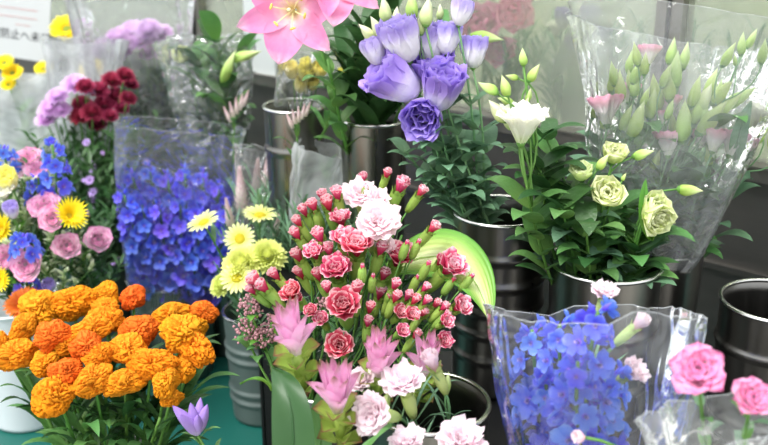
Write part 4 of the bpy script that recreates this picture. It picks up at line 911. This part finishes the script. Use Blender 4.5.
# pink and green lisianthus in the big sleeve: bucket behind on the same stand
B19 = bucket('dark steel bucket behind the cream lisianthus under the large film sleeve', at(668, 205, 2.00), .42, .085, .30, (), .92, STEELD)
LS = [
 ('pink edged lisianthus in the sleeve, nearest its left film edge', [(606, 112, 26, 'lisi_pink', (-.1, .3, 1), -.06)]),
 ('pale pink lisianthus at the top left of the sleeve', [(649, 56, 17, 'lisi_pink', (.1, .3, 1), .06), (645, 64, 21, 'budn', (0, 0, 1), 0)]),
 ('green budded lisianthus stem at the left inside the sleeve', [(613, 74, 23, 'budn', (-.2, 0, 1), 0), (620, 86, 29, 'budn', (-.1, 0, 1), 0), (635, 84, 25, 'budn', (0, 0, 1), .02), (629, 94, 17, 'lisi_pink', (.1, .3, 1), .05)]),
 ('green budded lisianthus stem with the tallest central buds', [(676, 70, 34, 'budn', (0, 0, 1), 0), (685, 56, 25, 'budn', (.1, 0, 1), .02), (669, 84, 32, 'budn', (-.1, 0, 1), 0), (655, 90, 29, 'budn', (-.2, 0, 1), .02)]),
 ('lisianthus stem with fat green buds low at the sleeve centre', [(637, 120, 36, 'budn', (.3, 0, 1), -.04), (652, 104, 29, 'budn', (.1, 0, 1), 0), (668, 108, 20, 'lisi_pink', (0, .3, 1), .03), (660, 98, 28, 'budn', (.2, 0, 1), .02)]),
 ('lisianthus stem with a broad pale green bud in the sleeve middle', [(683, 122, 39, 'budn', (0, 0, 1), -.04), (700, 108, 34, 'budn', (.4, 0, .9), 0), (695, 92, 29, 'budn', (.2, 0, 1), 0), (711, 84, 29, 'budn', (.3, 0, 1), .03)]),
 ('lisianthus stem with pale buds slanting right in the sleeve', [(712, 118, 39, 'budn', (.6, 0, .8), -.02), (727, 106, 34, 'budn', (.7, 0, .7), 0), (722, 92, 29, 'budn', (.6, 0, .8), 0), (740, 98, 32, 'budn', (.8, 0, .6), .02), (705, 98, 26, 'bud_cream', (.3, 0, .9), 0)]),
 ('slim lisianthus stem with one bud reaching the glossy film fold', [(742, 44, 21, 'budn', (0, 0, 1), 0), (735, 60, 11, 'budn', (-.2, 0, 1), 0)]),
 ('pink lisianthus bloom low in the sleeve, left of the pink trio', [(668, 145, 22, 'lisi_pink', (0, .3, 1), -.03), (664, 118, 12, 'lisi_pink', (0, .3, 1), .0)]),
 ('pink lisianthus trio at the lower right inside the sleeve', [(714, 142, 20, 'lisi_pink', (.2, .3, 1), -.03), (732, 145, 22, 'lisi_pink', (.3, .3, 1), -.04), (700, 140, 17, 'lisi_pink', (.1, .3, 1), 0)]),
 ('cream lisianthus at the right edge inside the sleeve', [(757, 120, 30, 'lisi_cream', (.4, -.1, 1), 0), (762, 132, 21, 'budn', (.5, 0, .8), -.02)]),
]
rx = random.Random(11)
for lb, it in LS:
    for q in range(3):
        a_ = it[min(q, len(it)-1)]; it.append((a_[0]+rx.uniform(-13, 13), a_[1]+rx.uniform(-10, 16), rx.uniform(18, 26), 'budn', (rx.uniform(-.3, .5), 0, 1), rx.uniform(-.03, .05)))
for i, (lb, it) in enumerate(LS):
    lisi(lb, B19, it, 2.02, 'pink and green lisianthus in the large sleeve', leafn=7, leafL=.11, leafk='leaf_ovate' if i % 2 else 'leaf_g_ovate', rr=.04, az=i*.6, bendd=(.35, 0, 1), r=.0026)
big_leaf('lisianthus_leaf', 'dark green oval leaf at the right edge inside the sleeve', at(735, 160, 1.98), at(752, 100, 1.96), at(738, 128, 1.94), siz(22, 120, 1.96), LEAFG, (1, -.3, .2), .2, 0, 12)
big_leaf('lisianthus_leaf', 'small green leaf beside the nodding green bloom', at(652, 240, 1.76), at(646, 178, 1.76), at(640, 210, 1.74), siz(17, 190, 1.76), LEAFB, (1, -.2, .2), .2, 0, 12)

# ------------------------------------------------------------------ pink lily and its leaves
def lily_stem(lb, B, tip, blooms, leaves, Lf, group='pink lilies', top=(0, 0, 1), base_az=None, key='leaf_d_lance', kL=.16, tiltv=0):
    P = Plant('lily', lb, 'flower', group, inb(B, .04, -.2, base_az), tip, top, .0045, STEM)
    for (pos, sc, d) in blooms:
        d = V(d).normalized(); P.branch(.85, pos-d*.04, .003, d)
        P.head('bloom', get('lily'), pos, d, sc, roll=.3, subs=[('stamens', get('stamens'))])
    for k in range(leaves): P.leaf(.25+.72*k/leaves, key, kL*random.uniform(.8, 1.2), k*GA+1, tiltv)
    P.done(); return P
LY = 2.12
lily_stem('stem of two pink stargazing lilies at the top with yellow throats', B2, at(328, 60, 2.25), [(at(295, 10, LY+.06), siz(92, 10, LY), (-.1, -.92, .1)), (at(326, -14, 2.2), siz(86, 0, 2.2), (.35, -.75, .4))], 12, .16, None, (-.15, -.1, 1), 2.9, 'leaf_ovate', .10)
for i, (px, py, Y, d, lb) in enumerate([
    (360, 20, 2.38, (-.3, 0, 1), 'dark lily foliage stem at the left of the back bucket'), (392, 10, 2.42, (.1, 0, 1), 'dark lily foliage stem at the middle of the back bucket'),
    (345, 60, 2.30, (-.5, -.2, 1), 'dark lily foliage stem leaning left over the bucket rim'), (400, 60, 2.36, (.4, -.2, 1), 'dark lily foliage stem leaning right behind the lilac blooms'),
    (372, 65, 2.28, (0, -.3, 1), 'dark lily foliage stem at the front of the back bucket')]):
    P = Plant('lily', lb, 'foliage', 'lily foliage in the back bucket', inb(B2, .04, -.12, i*1.3), at(px, py, Y), d, .004, STEMD)
    for k in range(14): P.leaf(.3+.05*k, 'leaf_d_lance', random.uniform(.13, .2), k*GA+i, 0, wid=1.5)
    P.done()
P = Plant('lily', 'lily stem with a yellow green bud behind the purple cup', 'flower', None, inb(B2, .03, -.12, 0), at(468, 42, 2.45), (1, 0, .1), .004, STEM)
P.head('bud', get('bud'), at(470, 36, 2.45), (1, -.1, -.1), (.10, .10, siz(34, 36, 2.45))); P.leaf(.8, 'leaf_lance', .15, 1.5); P.leaf(.7, 'leaf_d_lance', .17, .3); P.done()
P = Plant('lily', 'upright green leafy stem right of the steel bucket with yellow flowers', 'foliage', None, inb(B1, .05, -.1, 0), at(334, 92, 2.36), (.1, -.1, 1), .004, STEM)
for k in range(8): P.leaf(.3+.09*k, 'leaf_lance', .09, k*GA, 0)
P.done()
# yellow flowers and narrow leaves in the left back bucket
for i, (px, py, w_) in enumerate(((293, 70, 16), (305, 74, 18), (298, 84, 16), (312, 82, 14), (308, 62, 12), (318, 70, 16), (345, 72, 12))):
    Y = 2.52; tp = at(px, py, Y); P = Plant('freesia', ['yellow flower nearest the crumpled film in the back bucket', 'yellow flower at the centre under the lily petals', 'lowest yellow flower at the rim of the back bucket', 'yellow flower at the right low in the back bucket', 'small yellow flower right under the lily', 'yellow flower farthest up and right under the lily', 'small yellow flower between the lily leaves'][i], 'flower', 'yellow flowers in the back bucket', inb(B1, .04, -.1), tp, (0, -.2, 1), .002)
    P.head('bloom', get('freesia'), tp-V((0, 0, .02)), (random.uniform(-.5, .5), -.5, .8), siz(w_*1.2, py, Y)); P.done()
P = Plant('tuberose', 'stem with mauve tipped buds in front of the left back bucket', 'flower', None, B8+V((.02, .05, -.1)), at(297, 118, 2.40), (0, 0, 1), .003, STEM)
for k in range(5): P.head('bud', get('spike'), at(293+3*k, 128-3*k, 2.38), (.2*(k-2), -.1, 1), .04)
for k in range(6): P.leaf(.72+.05*k, 'leaf_lance', .08, k*1.2, 0)
P.done()
P = Plant('tuberose', 'stem with pink tipped buds behind the sleeve of blue spikes', 'flower', None, B17+V((.04, -.05, -.2)), at(235, 112, 2.80), (.1, 0, 1), .003, STEM)
for k in range(5): P.head('bud', get('spike'), at(231+3*k, 122-4*k, 2.78), (.2*(k-2), -.1, 1), .05)
for k in range(7): P.leaf(.7+.05*k, 'leaf_lance', .09, k*1.2, 0)
P.done()

# ------------------------------------------------------------------ lily leaves in crumpled film, left back
for i, (px, py, Y, d, lb) in enumerate([(215, 35, 2.95, (-.1, 0, 1), 'green lily stem in the crumpled film, highest'), (240, 50, 2.90, (.4, 0, 1), 'green lily stem leaning right out of the crumpled film'), (196, 60, 2.92, (-.3, 0, 1), 'green lily stem at the left in the crumpled film'), (225, 80, 2.85, (.1, -.2, 1), 'green lily stem at the front of the crumpled film')]):
    P = Plant('lily', lb, 'foliage', 'wrapped lily stems', inb(B17, .04, -.12, i*1.6), at(px, py, Y), d, .004, STEM)
    for k in range(16): P.leaf(.3+.045*k, 'leaf_lance' if k % 2 else 'leaf_d_lance', random.uniform(.12, .18), k*GA+i, 0, wid=1.9)
    if i in (1, 3):
        P.head('bud', get('bud'), at(222 if i == 3 else 232, 82 if i == 3 else 60, 2.8), (.5, -.2, 1) if i == 3 else (1, 0, .3), (.09, .09, .11 if i == 3 else .09), label='pale green lily bud')
    P.done()
P = Plant('lily', 'pale yellow green lily bloom seen through crumpled film', 'flower', 'wrapped lily stems', inb(B17, .04, -.12, 2.5), at(186, 60, 2.94), (-.2, 0, 1), .004, STEM)
P.head('bloom', get('lisi_green'), at(186, 60, 2.93), (-.2, -.6, .6), .10); P.done()

# ------------------------------------------------------------------ chrysanthemums
def mum(lb, B, px, py, w_, Y, key, group, nm='chrysanthemum', lv='leaf_g_lance', subs=(), d=None, n=6):
    tp = at(px, py, Y); s_ = siz(w_*1.05, py, Y); d = V(d or ((tp.x-B.x)*2, -.4, 1)).normalized()
    P = Plant(nm, lb, 'flower', group, inb(B, .05, -.12, math.atan2(tp.y-B.y, tp.x-B.x)), tp-d*s_*.1, d, .003, STEM)
    P.head('bloom', get(key), tp-d*s_*.1, d, s_, subs=subs)
    for k in range(n): P.leaf(.3+.5*k/n, lv, random.uniform(.06, .1), k*GA)
    P.done()
MM = [(118, 38, 24, 'mauve chrysanthemum at the left end of the upper cluster'), (133, 31, 24, 'mauve chrysanthemum left of the upper cluster middle'), (148, 30, 24, 'mauve chrysanthemum at the top of the upper cluster'), (161, 33, 20, 'mauve chrysanthemum at the right end of the upper cluster'), (140, 41, 22, 'bright mauve chrysanthemum low in the upper cluster'), (155, 41, 18, 'mauve chrysanthemum low at the right of the upper cluster'), (105, 48, 24, 'pale mauve chrysanthemum half hidden at the film left'), (120, 52, 22, 'pale mauve chrysanthemum below the upper left ones'), (165, 55, 14, 'small mauve bloom below the right end of the upper cluster'), (148, 54, 14, 'small mauve bloom below the upper cluster middle'), (172, 78, 9, 'tiny mauve bud low on the wrapped stems')]
for i, (px, py, w_, lb) in enumerate(MM): mum(lb, B16, px, py, w_*1.35, 3.26+.04*(i % 2), 'mum_mauve', 'mauve chrysanthemums in the upper wrap', n=11, lv='leaf_d_ovate')
ML = [(57, 96, 20, 'mauve chrysanthemum highest of the left cluster'), (50, 108, 22, 'mauve chrysanthemum in the middle of the left cluster'), (61, 110, 20, 'mauve chrysanthemum at the right of the left cluster'), (46, 119, 20, 'mauve chrysanthemum lowest of the left cluster'), (75, 84, 24, 'pale mauve chrysanthemum behind film above the maroon ones'), (88, 88, 18, 'pale mauve chrysanthemum between film and maroon blooms')]
for i, (px, py, w_, lb) in enumerate(ML): mum(lb, B15, px, py, w_*1.2, 3.0, 'mum_mauve', 'mauve chrysanthemums in the left cluster', n=4)
MR = [(85, 86, 18), (98, 90, 20), (112, 80, 20), (125, 75, 18), (131, 84, 14), (82, 104, 20), (92, 112, 22), (104, 104, 20), (116, 96, 20), (128, 98, 16), (80, 116, 20), (97, 124, 18), (110, 116, 16), (121, 108, 14)]
MRL = ['at the upper left of the maroon cluster', 'second along the top of the maroon cluster', 'near the top right of the maroon cluster', 'highest at the right of the maroon cluster', 'smallest at the right film edge', 'at the left middle of the maroon cluster', 'in the very middle of the maroon cluster', 'just right of the middle of the maroon cluster', 'right of centre below the highest ones', 'at the right edge of the maroon cluster', 'lowest at the left of the maroon cluster', 'lowest in the middle of the maroon cluster', 'low right of the middle', 'low at the right of the maroon cluster']
for i, (px, py, w_) in enumerate(MR): mum('maroon chrysanthemum '+MRL[i], B15, px, py, w_*1.15, 2.98+.03*(i % 3), 'mum_maroon', 'maroon chrysanthemums', n=5, lv='leaf_d_lance')
for i, (px, py, w_, Y, lb) in enumerate([(66, 27, 34, 3.4, 'large yellow bloom beside the paper notice'), (4, 62, 20, 3.1, 'yellow flower at the left edge of the picture'), (12, 72, 22, 3.1, 'yellow flower right of the one at the left edge'), (43, 68, 18, 3.5, 'small yellow bloom hazy behind film'), (92, 68, 26, 3.5, 'pale yellow bloom hazy behind film above the maroon ones'), (8, 84, 16, 3.1, 'lower yellow flower at the far left')]):
    mum(lb, B18, px, py, w_, Y, 'mum_yellow', None, 'yellow_daisy', 'leaf_ovate', [('disc', get('disc_green'))], (0, -.6, .8), 4)

# ------------------------------------------------------------------ dark aster foliage and mixed bouquet in the pail
B20 = bucket('dark bucket of aster foliage behind the wrapped blue spikes', at(112, 262, 2.95), 0, .1, .34, (), .88, STEELD)
for i, (px, py, Y, h, lb) in enumerate([(112, 175, 2.9, .36, 'dark aster foliage left of the wrapped blue spikes'), (95, 165, 2.95, .38, 'dark aster foliage behind the blue flowers of the bouquet'), (75, 150, 3.0, .4, 'dark aster foliage highest below the mauve cluster'), (105, 215, 2.85, .3, 'dark aster foliage low beside the rightmost ranunculus'), (125, 150, 3.0, .42, 'dark aster foliage under the maroon blooms'), (92, 200, 2.8, .34, 'dark aster foliage right behind the yellow gerbera')]):
    tp = at(px, py, Y); P = Plant('aster', lb, 'foliage', 'dark aster foliage', inb(B20, .05, -.1, i), tp-V((0, 0, h*.2)), (0, 0, 1), .003, STEMD)
    P.head('foliage', get('foliage_dark', i), tp-V((0, 0, h*.8)), (0, -.05, 1), h)
    for k in range(7):
        pp = tp+V((random.uniform(-.11, .11), random.uniform(-.12, -.05), random.uniform(-.2, .04)))
        P.head('small_bloom', get('aster'), pp, (random.uniform(-.4, .4), -.7, .6), random.uniform(.018, .034) if k < 3 else .014)
    P.done()
BX = V((B13.x, B13.y, B13.z))
MX = [
 (45, 207, 28, 2.34, 'ranunculus', (-.1, -.5, .8), 'pink ranunculus left of the yellow gerbera'), (52, 219, 24, 2.30, 'ranunculus', (.1, -.7, .6), 'pink ranunculus just below the gerbera petals'),
 (67, 246, 24, 2.28, 'ranunculus', (.1, -.75, .6), 'round pink ranunculus at the lower right of the bouquet'), (98, 240, 24, 2.32, 'ranunculus', (.4, -.6, .6), 'pink ranunculus farthest right of the bouquet'),
 (27, 265, 30, 2.24, 'ranunculus', (-.1, -.8, .5), 'large pink ranunculus at the bottom over the pail rim'), (6, 259, 26, 2.28, 'ranunculus', (-.3, -.6, .7), 'pink ranunculus cut by the left edge'),
 (28, 160, 26, 2.46, 'ranunculus', (-.1, -.4, .9), 'pink ranunculus at the top of the bouquet'), (36, 171, 20, 2.42, 'ranunculus', (.1, -.5, .8), 'pink ranunculus just below the top one'),
 (20, 175, 16, 2.42, 'rose_bud', (0, -.5, .8), 'pale pink bloom beside the two top ranunculus'), (1, 172, 14, 2.44, 'ranunculus', (0, -.5, .8), 'pink bloom at the left edge near the top'),
 (72, 213, 38, 2.24, 'gerbera', (.55, -.55, .55), 'yellow gerbera with pointed petals at the bouquet right'), (-2, 228, 34, 2.26, 'gerbera', (-.2, -.8, .5), 'yellow gerbera cut by the left edge'),
 (-4, 280, 32, 2.20, 'gerbera', (-.1, -.8, .4), 'yellow gerbera low at the left edge over the pail'), (10, 184, 24, 2.36, 'freesia', (0, -.6, .8), 'golden yellow bloom at the upper left of the bouquet'),
 (21, 298, 38, 2.22, 'gerbera_orange', (-.1, -.45, .9), 'orange gerbera lying on the pail rim'), (4, 196, 22, 2.34, 'lisi_cream', (0, -.5, .8), 'white bloom at the left below the golden one'),
 (13, 214, 18, 2.28, 'lisi_lilac', (0, -.4, .9), 'lilac bell shaped bloom left of the ranunculus pair'), (50, 288, 16, 2.26, 'lisi_lilac', (.1, -.6, .7), 'white lilac bloom at the bottom right over the rim')]
for i, (px, py, w_, Y, key, d, lb) in enumerate(MX):
    tp = at(px, py, Y); s_ = siz(w_*(1.75 if key == 'ranunculus' else 1.12), py, Y); d = V(d).normalized(); nm = {'ranunculus': 'ranunculus', 'rose_bud': 'ranunculus', 'gerbera': 'gerbera', 'gerbera_orange': 'gerbera', 'freesia': 'freesia', 'lisi_cream': 'lisianthus', 'lisi_lilac': 'lisianthus'}[key]
    P = Plant(nm, lb, 'flower', 'flowers of the mixed bouquet', inb(BX, .06, -.1, math.atan2(tp.y-BX.y, tp.x-BX.x)), tp-d*s_*.3, d, .0028, STEM)
    P.head('bloom', get(key, i), tp-d*s_*.25, d, s_, subs=[('disc', get('disc'))] if 'gerbera' in key else [('sepals', get('sepals'))])
    for k in range(3): P.leaf(.6+.12*k, 'leaf_b_ovate' if k % 2 else 'leaf_d_lance', .045)
    P.done()
for i, (px, py, L, w_, Y, lb) in enumerate([(52, 145, .16, 12, 2.36, 'blue delphinium highest in the mixed bouquet'), (38, 178, .08, 6, 2.38, 'blue delphinium tuft below the top of the bouquet'), (3, 150, .08, 8, 2.42, 'blue delphinium tuft at the upper left edge'), (22, 238, .06, 8, 2.24, 'blue delphinium blooms at the bouquet centre left'), (26, 282, .05, 6, 2.28, 'dark blue delphinium bloom low near the pail rim')]):
    tp = at(px, py, Y); delph(lb, inb(BX, .06, -.1, 4.7), tp, L, w_, 'floret_light' if i < 4 else 'floret_violet', .05, (0, -.3, 1), 'blue delphiniums of the mixed bouquet', 3)
for i, (px, py, Y, h, lb) in enumerate([(15, 245, 2.42, .26, 'variegated sprig at the left centre of the bouquet'), (45, 250, 2.40, .26, 'variegated sprig right of the centre of the bouquet'), (30, 200, 2.48, .30, 'variegated sprig high in the bouquet'), (60, 275, 2.36, .22, 'variegated sprig low at the right of the bouquet'), (80, 260, 2.44, .24, 'variegated sprig behind the round ranunculus'), (5, 215, 2.46, .28, 'variegated sprig at the left edge')]):
    p = at(px, py, Y); P = Plant('pittosporum', lb, 'foliage', 'variegated sprigs of the mixed bouquet', inb(BX, .05, -.1), p-V((0, 0, h*.3)), (0, -.1, 1), .003)
    P.head('foliage', get('foliage_var', i), p-V((0, 0, h*.6)), (0, -.15, 1), h); P.done()
for i, (px, py, Y, h, lb) in enumerate([(90, 275, 2.44, .26, 'dark sprig at the lower right of the bouquet'), (45, 235, 2.50, .3, 'dark sprig deep in the bouquet centre'), (10, 270, 2.42, .26, 'dark sprig low at the left of the bouquet'), (75, 240, 2.50, .3, 'dark sprig behind the yellow gerbera'), (30, 190, 2.54, .3, 'dark sprig at the back of the bouquet')]):
    p = at(px, py, Y); P = Plant('greenery', lb, 'foliage', 'dark sprigs of the mixed bouquet', inb(BX, .05, -.1), p-V((0, 0, h*.3)), (0, -.1, 1), .003, STEMD)
    P.head('foliage', get('foliage_dark', i), p-V((0, 0, h*.6)), (.15*(px > 50), -.15, 1), h); P.done()

# ------------------------------------------------------------------ blurred flowers inside the glass cabinet
def cab(px, py, depth):                                     # point where the ray meets a plane that far behind the glass
    s_ = wx(px, py); r = ray(px, py); nrm = V((.64, .77, 0)); P_ = V((P0.x, P0.y, 0))
    k_ = (depth + P_.dot(nrm))/r.dot(nrm); return V((0, 0, CAMZ))+r*k_
for i, (px, py, w_, key, dp, lb) in enumerate([
    (485, 12, 52, 'rose', .22, 'large blurred pink flower behind the glass at the top'), (520, 4, 44, 'rose', .26, 'blurred pink flower cut by the top edge behind the glass'), (505, 44, 34, 'rose', .24, 'dimmer pink flower behind the glass below the large one'),
    (562, 22, 18, 'lisi_lilac', .2, 'blurred white flower behind the glass, leftmost of the whites'), (589, 22, 20, 'lisi_lilac', .2, 'blurred pale lilac flower behind the glass near the top'), (557, 34, 16, 'lisi_cream', .22, 'blurred white flower behind the glass below the leftmost'),
    (600, 42, 20, 'lisi_lilac', .2, 'blurred lilac flower behind the glass nearest the sleeve'), (573, 54, 22, 'lisi_lilac', .24, 'blurred lilac flower lowest behind the glass'), (560, 68, 16, 'lisi_lilac', .26, 'small blurred lilac flower low behind the glass'),
    (350, 48, 30, 'mum_yellow', .3, 'blurred cream yellow flower behind the glass by the lily')]):
    p = cab(px, py, dp); s_ = (p-cam.location).dot(F)*w_/FPX*1.25
    P = Plant('cabinet_flower', lb, 'flower', 'flowers inside the glass cabinet', V((p.x, p.y, SILL-.2)), p-V((0, 0, s_*.3)), (0, 0, 1), .004, STEMG)
    P.head('bloom', get(key), p-V((0, 0, s_*.3)), (-.4, -.6, .5) if key == 'rose' else (0, -.2, 1), s_)
    for k in range(7): P.leaf(.35+.09*k, 'leaf_g_lance', .10, k*GA)
    P.done()
for i, px in enumerate((440, 470, 510, 545, 575, 610, 640, 700, 740, 400, 330)):
    if i in (1, 3, 5, 7): continue
    p = cab(px, 70 if i % 2 else 50, .3); h = .55
    o = obj('cabinet_foliage', get('foliage_fine', i), None, V((p.x, p.y, SILL-.2)), dirq((0, 0, 1), i), (.42, .42, p.z-SILL+.2+.05)); tag(o, 'blurred green foliage behind the glass '+['left of the purple cup', 'behind the purple cup', 'below the pink blooms', 'left of the white blooms', 'under the white blooms', 'at the left edge of the sleeve', 'left of the window post', 'right of the window post', 'at the far right', 'behind the lilac blooms', 'behind the lily leaves'][i], 'foliage', 'foliage inside the glass cabinet')

# ------------------------------------------------------------------ paper notice
sn = thing('notice', 'white paper notice with printed Japanese text at the upper left corner', 'notice', at(18, 26, 3.62)); sn.rotation_euler = (R(80), R(5), R(-14))
m = MB(); m.box(-.14, .125, -.115, .12, -.001, .001); obj('sheet', m.mesh('sheet', PAPER, False), sn)
def text(s_, size, x, y, mt, parent, name='printed_text'):
    c = bpy.data.curves.new(name, 'FONT'); c.body = s_; c.size = size; c.extrude = .0004; c.align_x = 'CENTER'
    tmp = bpy.data.objects.new('tmp', c); COL.objects.link(tmp); bpy.context.view_layer.update()
    me = bpy.data.meshes.new_from_object(tmp.evaluated_get(bpy.context.evaluated_depsgraph_get())); bpy.data.objects.remove(tmp)
    me.materials.clear(); me.materials.append(mt)
    o = bpy.data.objects.new(name, me); COL.objects.link(o); o.parent = parent; o.location = (x, y, .0018); return o
text('事故防止へ未口', .040, -.008, -.045, INK, sn)
text('━━━━ ━━━━━', .016, -.0, .055, INKR, sn); text('━━━━ ━━━━━', .016, -.0, .025, INKR, sn); text('━━ ━━', .014, .02, -.0, INKR, sn)
m = MB(); m.tube([(0, -.115, -.004), (0, -.35, -.004), (0, -.72, -.004)], .004, 6); obj('support_stick', m.mesh('stick', BLACK), sn)

# ------------------------------------------------------------------ film sleeves
def sleeve(lb, c0, r0, ctop, wa, wb, mt, A=(1, 0, 0), sq=.55, amp=.008, seed=0, nu=72, nv=26, top=None, name='film_sleeve', hem=True, grow=.8, creases=5, group='clear film sleeves'):
    c0, ctop, A = V(c0), V(ctop), V(A).normalized(); ax = (ctop-c0).normalized(); A = (A-ax*A.dot(ax)).normalized(); Bv = ax.cross(A)
    t = thing(name, lb, 'film sleeve', c0, group); L = (ctop-c0).length
    def P(u, v):
        a = 6.28318*u; ca, sa = math.cos(a), math.sin(a)
        ca = math.copysign(abs(ca)**sq, ca); sa = math.copysign(abs(sa)**sq, sa); g = v**grow
        ra = r0+(wa-r0)*g; rb = r0+(wb-r0)*g
        hgt = L*v*(1+(top(u)-1)*v*v if top else 1)
        p = A*ca*ra+Bv*sa*rb; q = V((u*creases, v*2.2, seed*7.3)); q.x = math.cos(a)*creases*.35; q.z = seed*7.3+math.sin(a)*creases*.35
        n1 = noise.noise(q*1.0); n2 = noise.noise(V((q.x*4, v*1.3, q.z*4))); n3 = noise.noise(V((q.x*9, v*7, q.z*9)))
        d = amp*(1.6*n1+1.3*abs(n2)+.45*n3)*(.5+v); dd = p.normalized() if p.length > 1e-6 else A
        return p+dd*d+ax*(hgt+amp*.6*n2*v)
    m = MB(); m.grid(lambda u, v: P(u, v), nu, nv, 0, True); obj('film', m.mesh('film', mt), t)
    if hem:
        m = MB(); m.tube([P(i/nu, 1) for i in range(nu+1)], .0007, 5); obj('hem', m.mesh('hem', FILME), t)
    return t
def tp(px, py, Y): return at(px, py, Y)
# sleeve of violet blue spikes, straight top
sleeve('clear film sleeve with a straight top around the violet blue spikes', tp(172, 318, 2.72), .09, tp(180, 126, 2.74), siz(62, 126, 2.74), .075, FILM, (1, .05, .03), .45, .006, 1, grow=.55)
# crinkled film right of it round the feathery spikes, two parts
sleeve('crinkled clear film around the feathery spikes', tp(262, 285, 2.52), .06, tp(275, 150, 2.66), siz(36, 150, 2.62), .06, FILM, (1, 0, -.1), .6, .012, 2, grow=.5)
sleeve('milky film collar folded beside the tall steel bucket', tp(305, 225, 2.40), .03, tp(325, 148, 2.40), siz(27, 150, 2.4), .05, FILMW, (1, 0, -.5), .5, .010, 3, grow=.4)
# crumpled film in left back bucket with yellow flowers
sleeve('crumpled film standing in the back bucket with yellow flowers', tp(293, 108, 2.5), .04, tp(296, 52, 2.52), siz(16, 52, 2.5), .045, FILM, (1, 0, 0), .6, .012, 4, nv=14)
# crumpled film round lily leaves
sleeve('crumpled shiny film around the wrapped lily leaves', tp(215, 170, 2.92), .06, tp(205, 38, 2.94), siz(42, 40, 2.94), .10, FILMC, (1, 0, 0), .6, .022, 5, grow=.6, creases=8)
# mums
sleeve('tall clear film around the upper mauve chrysanthemums', tp(158, 215, 3.22), .07, tp(128, -22, 3.26), siz(58, 0, 3.26), .12, FILMB, (1, 0, .1), .55, .014, 6, grow=.6)
sleeve('white hazy film standing behind the maroon chrysanthemums', tp(90, 200, 3.12), .07, tp(80, 40, 3.14), siz(34, 50, 3.14), .06, FILML, (1, 0, .2), .6, .014, 7, grow=.6)
sleeve('hazy white film around the far left yellow flowers', tp(36, 190, 3.2), .07, tp(24, 74, 3.26), siz(44, 60, 3.26), .12, FILMW, (1, 0, -.2), .6, .016, 8, grow=.6)
# large sleeve with lisianthus
sleeve('large clear film sleeve around the pink and green lisianthus', tp(648, 268, 1.90), .07, tp(682, 24, 2.10), siz(104, 24, 2.1), .13, FILMB, (1, 0, -.16), .55, .014, 9, 96, 34, grow=.75, creases=6)
# wrap of light blue delphinium: flared sheet with corners
def corners(u): return 1+.035*math.cos(4*math.pi*u)*(1 if math.cos(2*math.pi*u) < 0 else -.6)+.012*math.sin(6*math.pi*u+1)
sleeve('flared clear film wrap around the light blue delphinium', tp(592, 500, 1.26), .06, tp(590, 312, 1.36), siz(99, 315, 1.36), .11, FILMS, (1, 0, -.04), .5, .009, 10, 96, 34, corners, grow=.38, creases=5)
sleeve('film sleeve top at the lower right corner below the roses', tp(740, 560, 1.12), .05, tp(722, 418, 1.12), siz(74, 418, 1.12), .05, FILMH, (1, 0, .08), .6, .008, 11, nv=16, grow=.6)
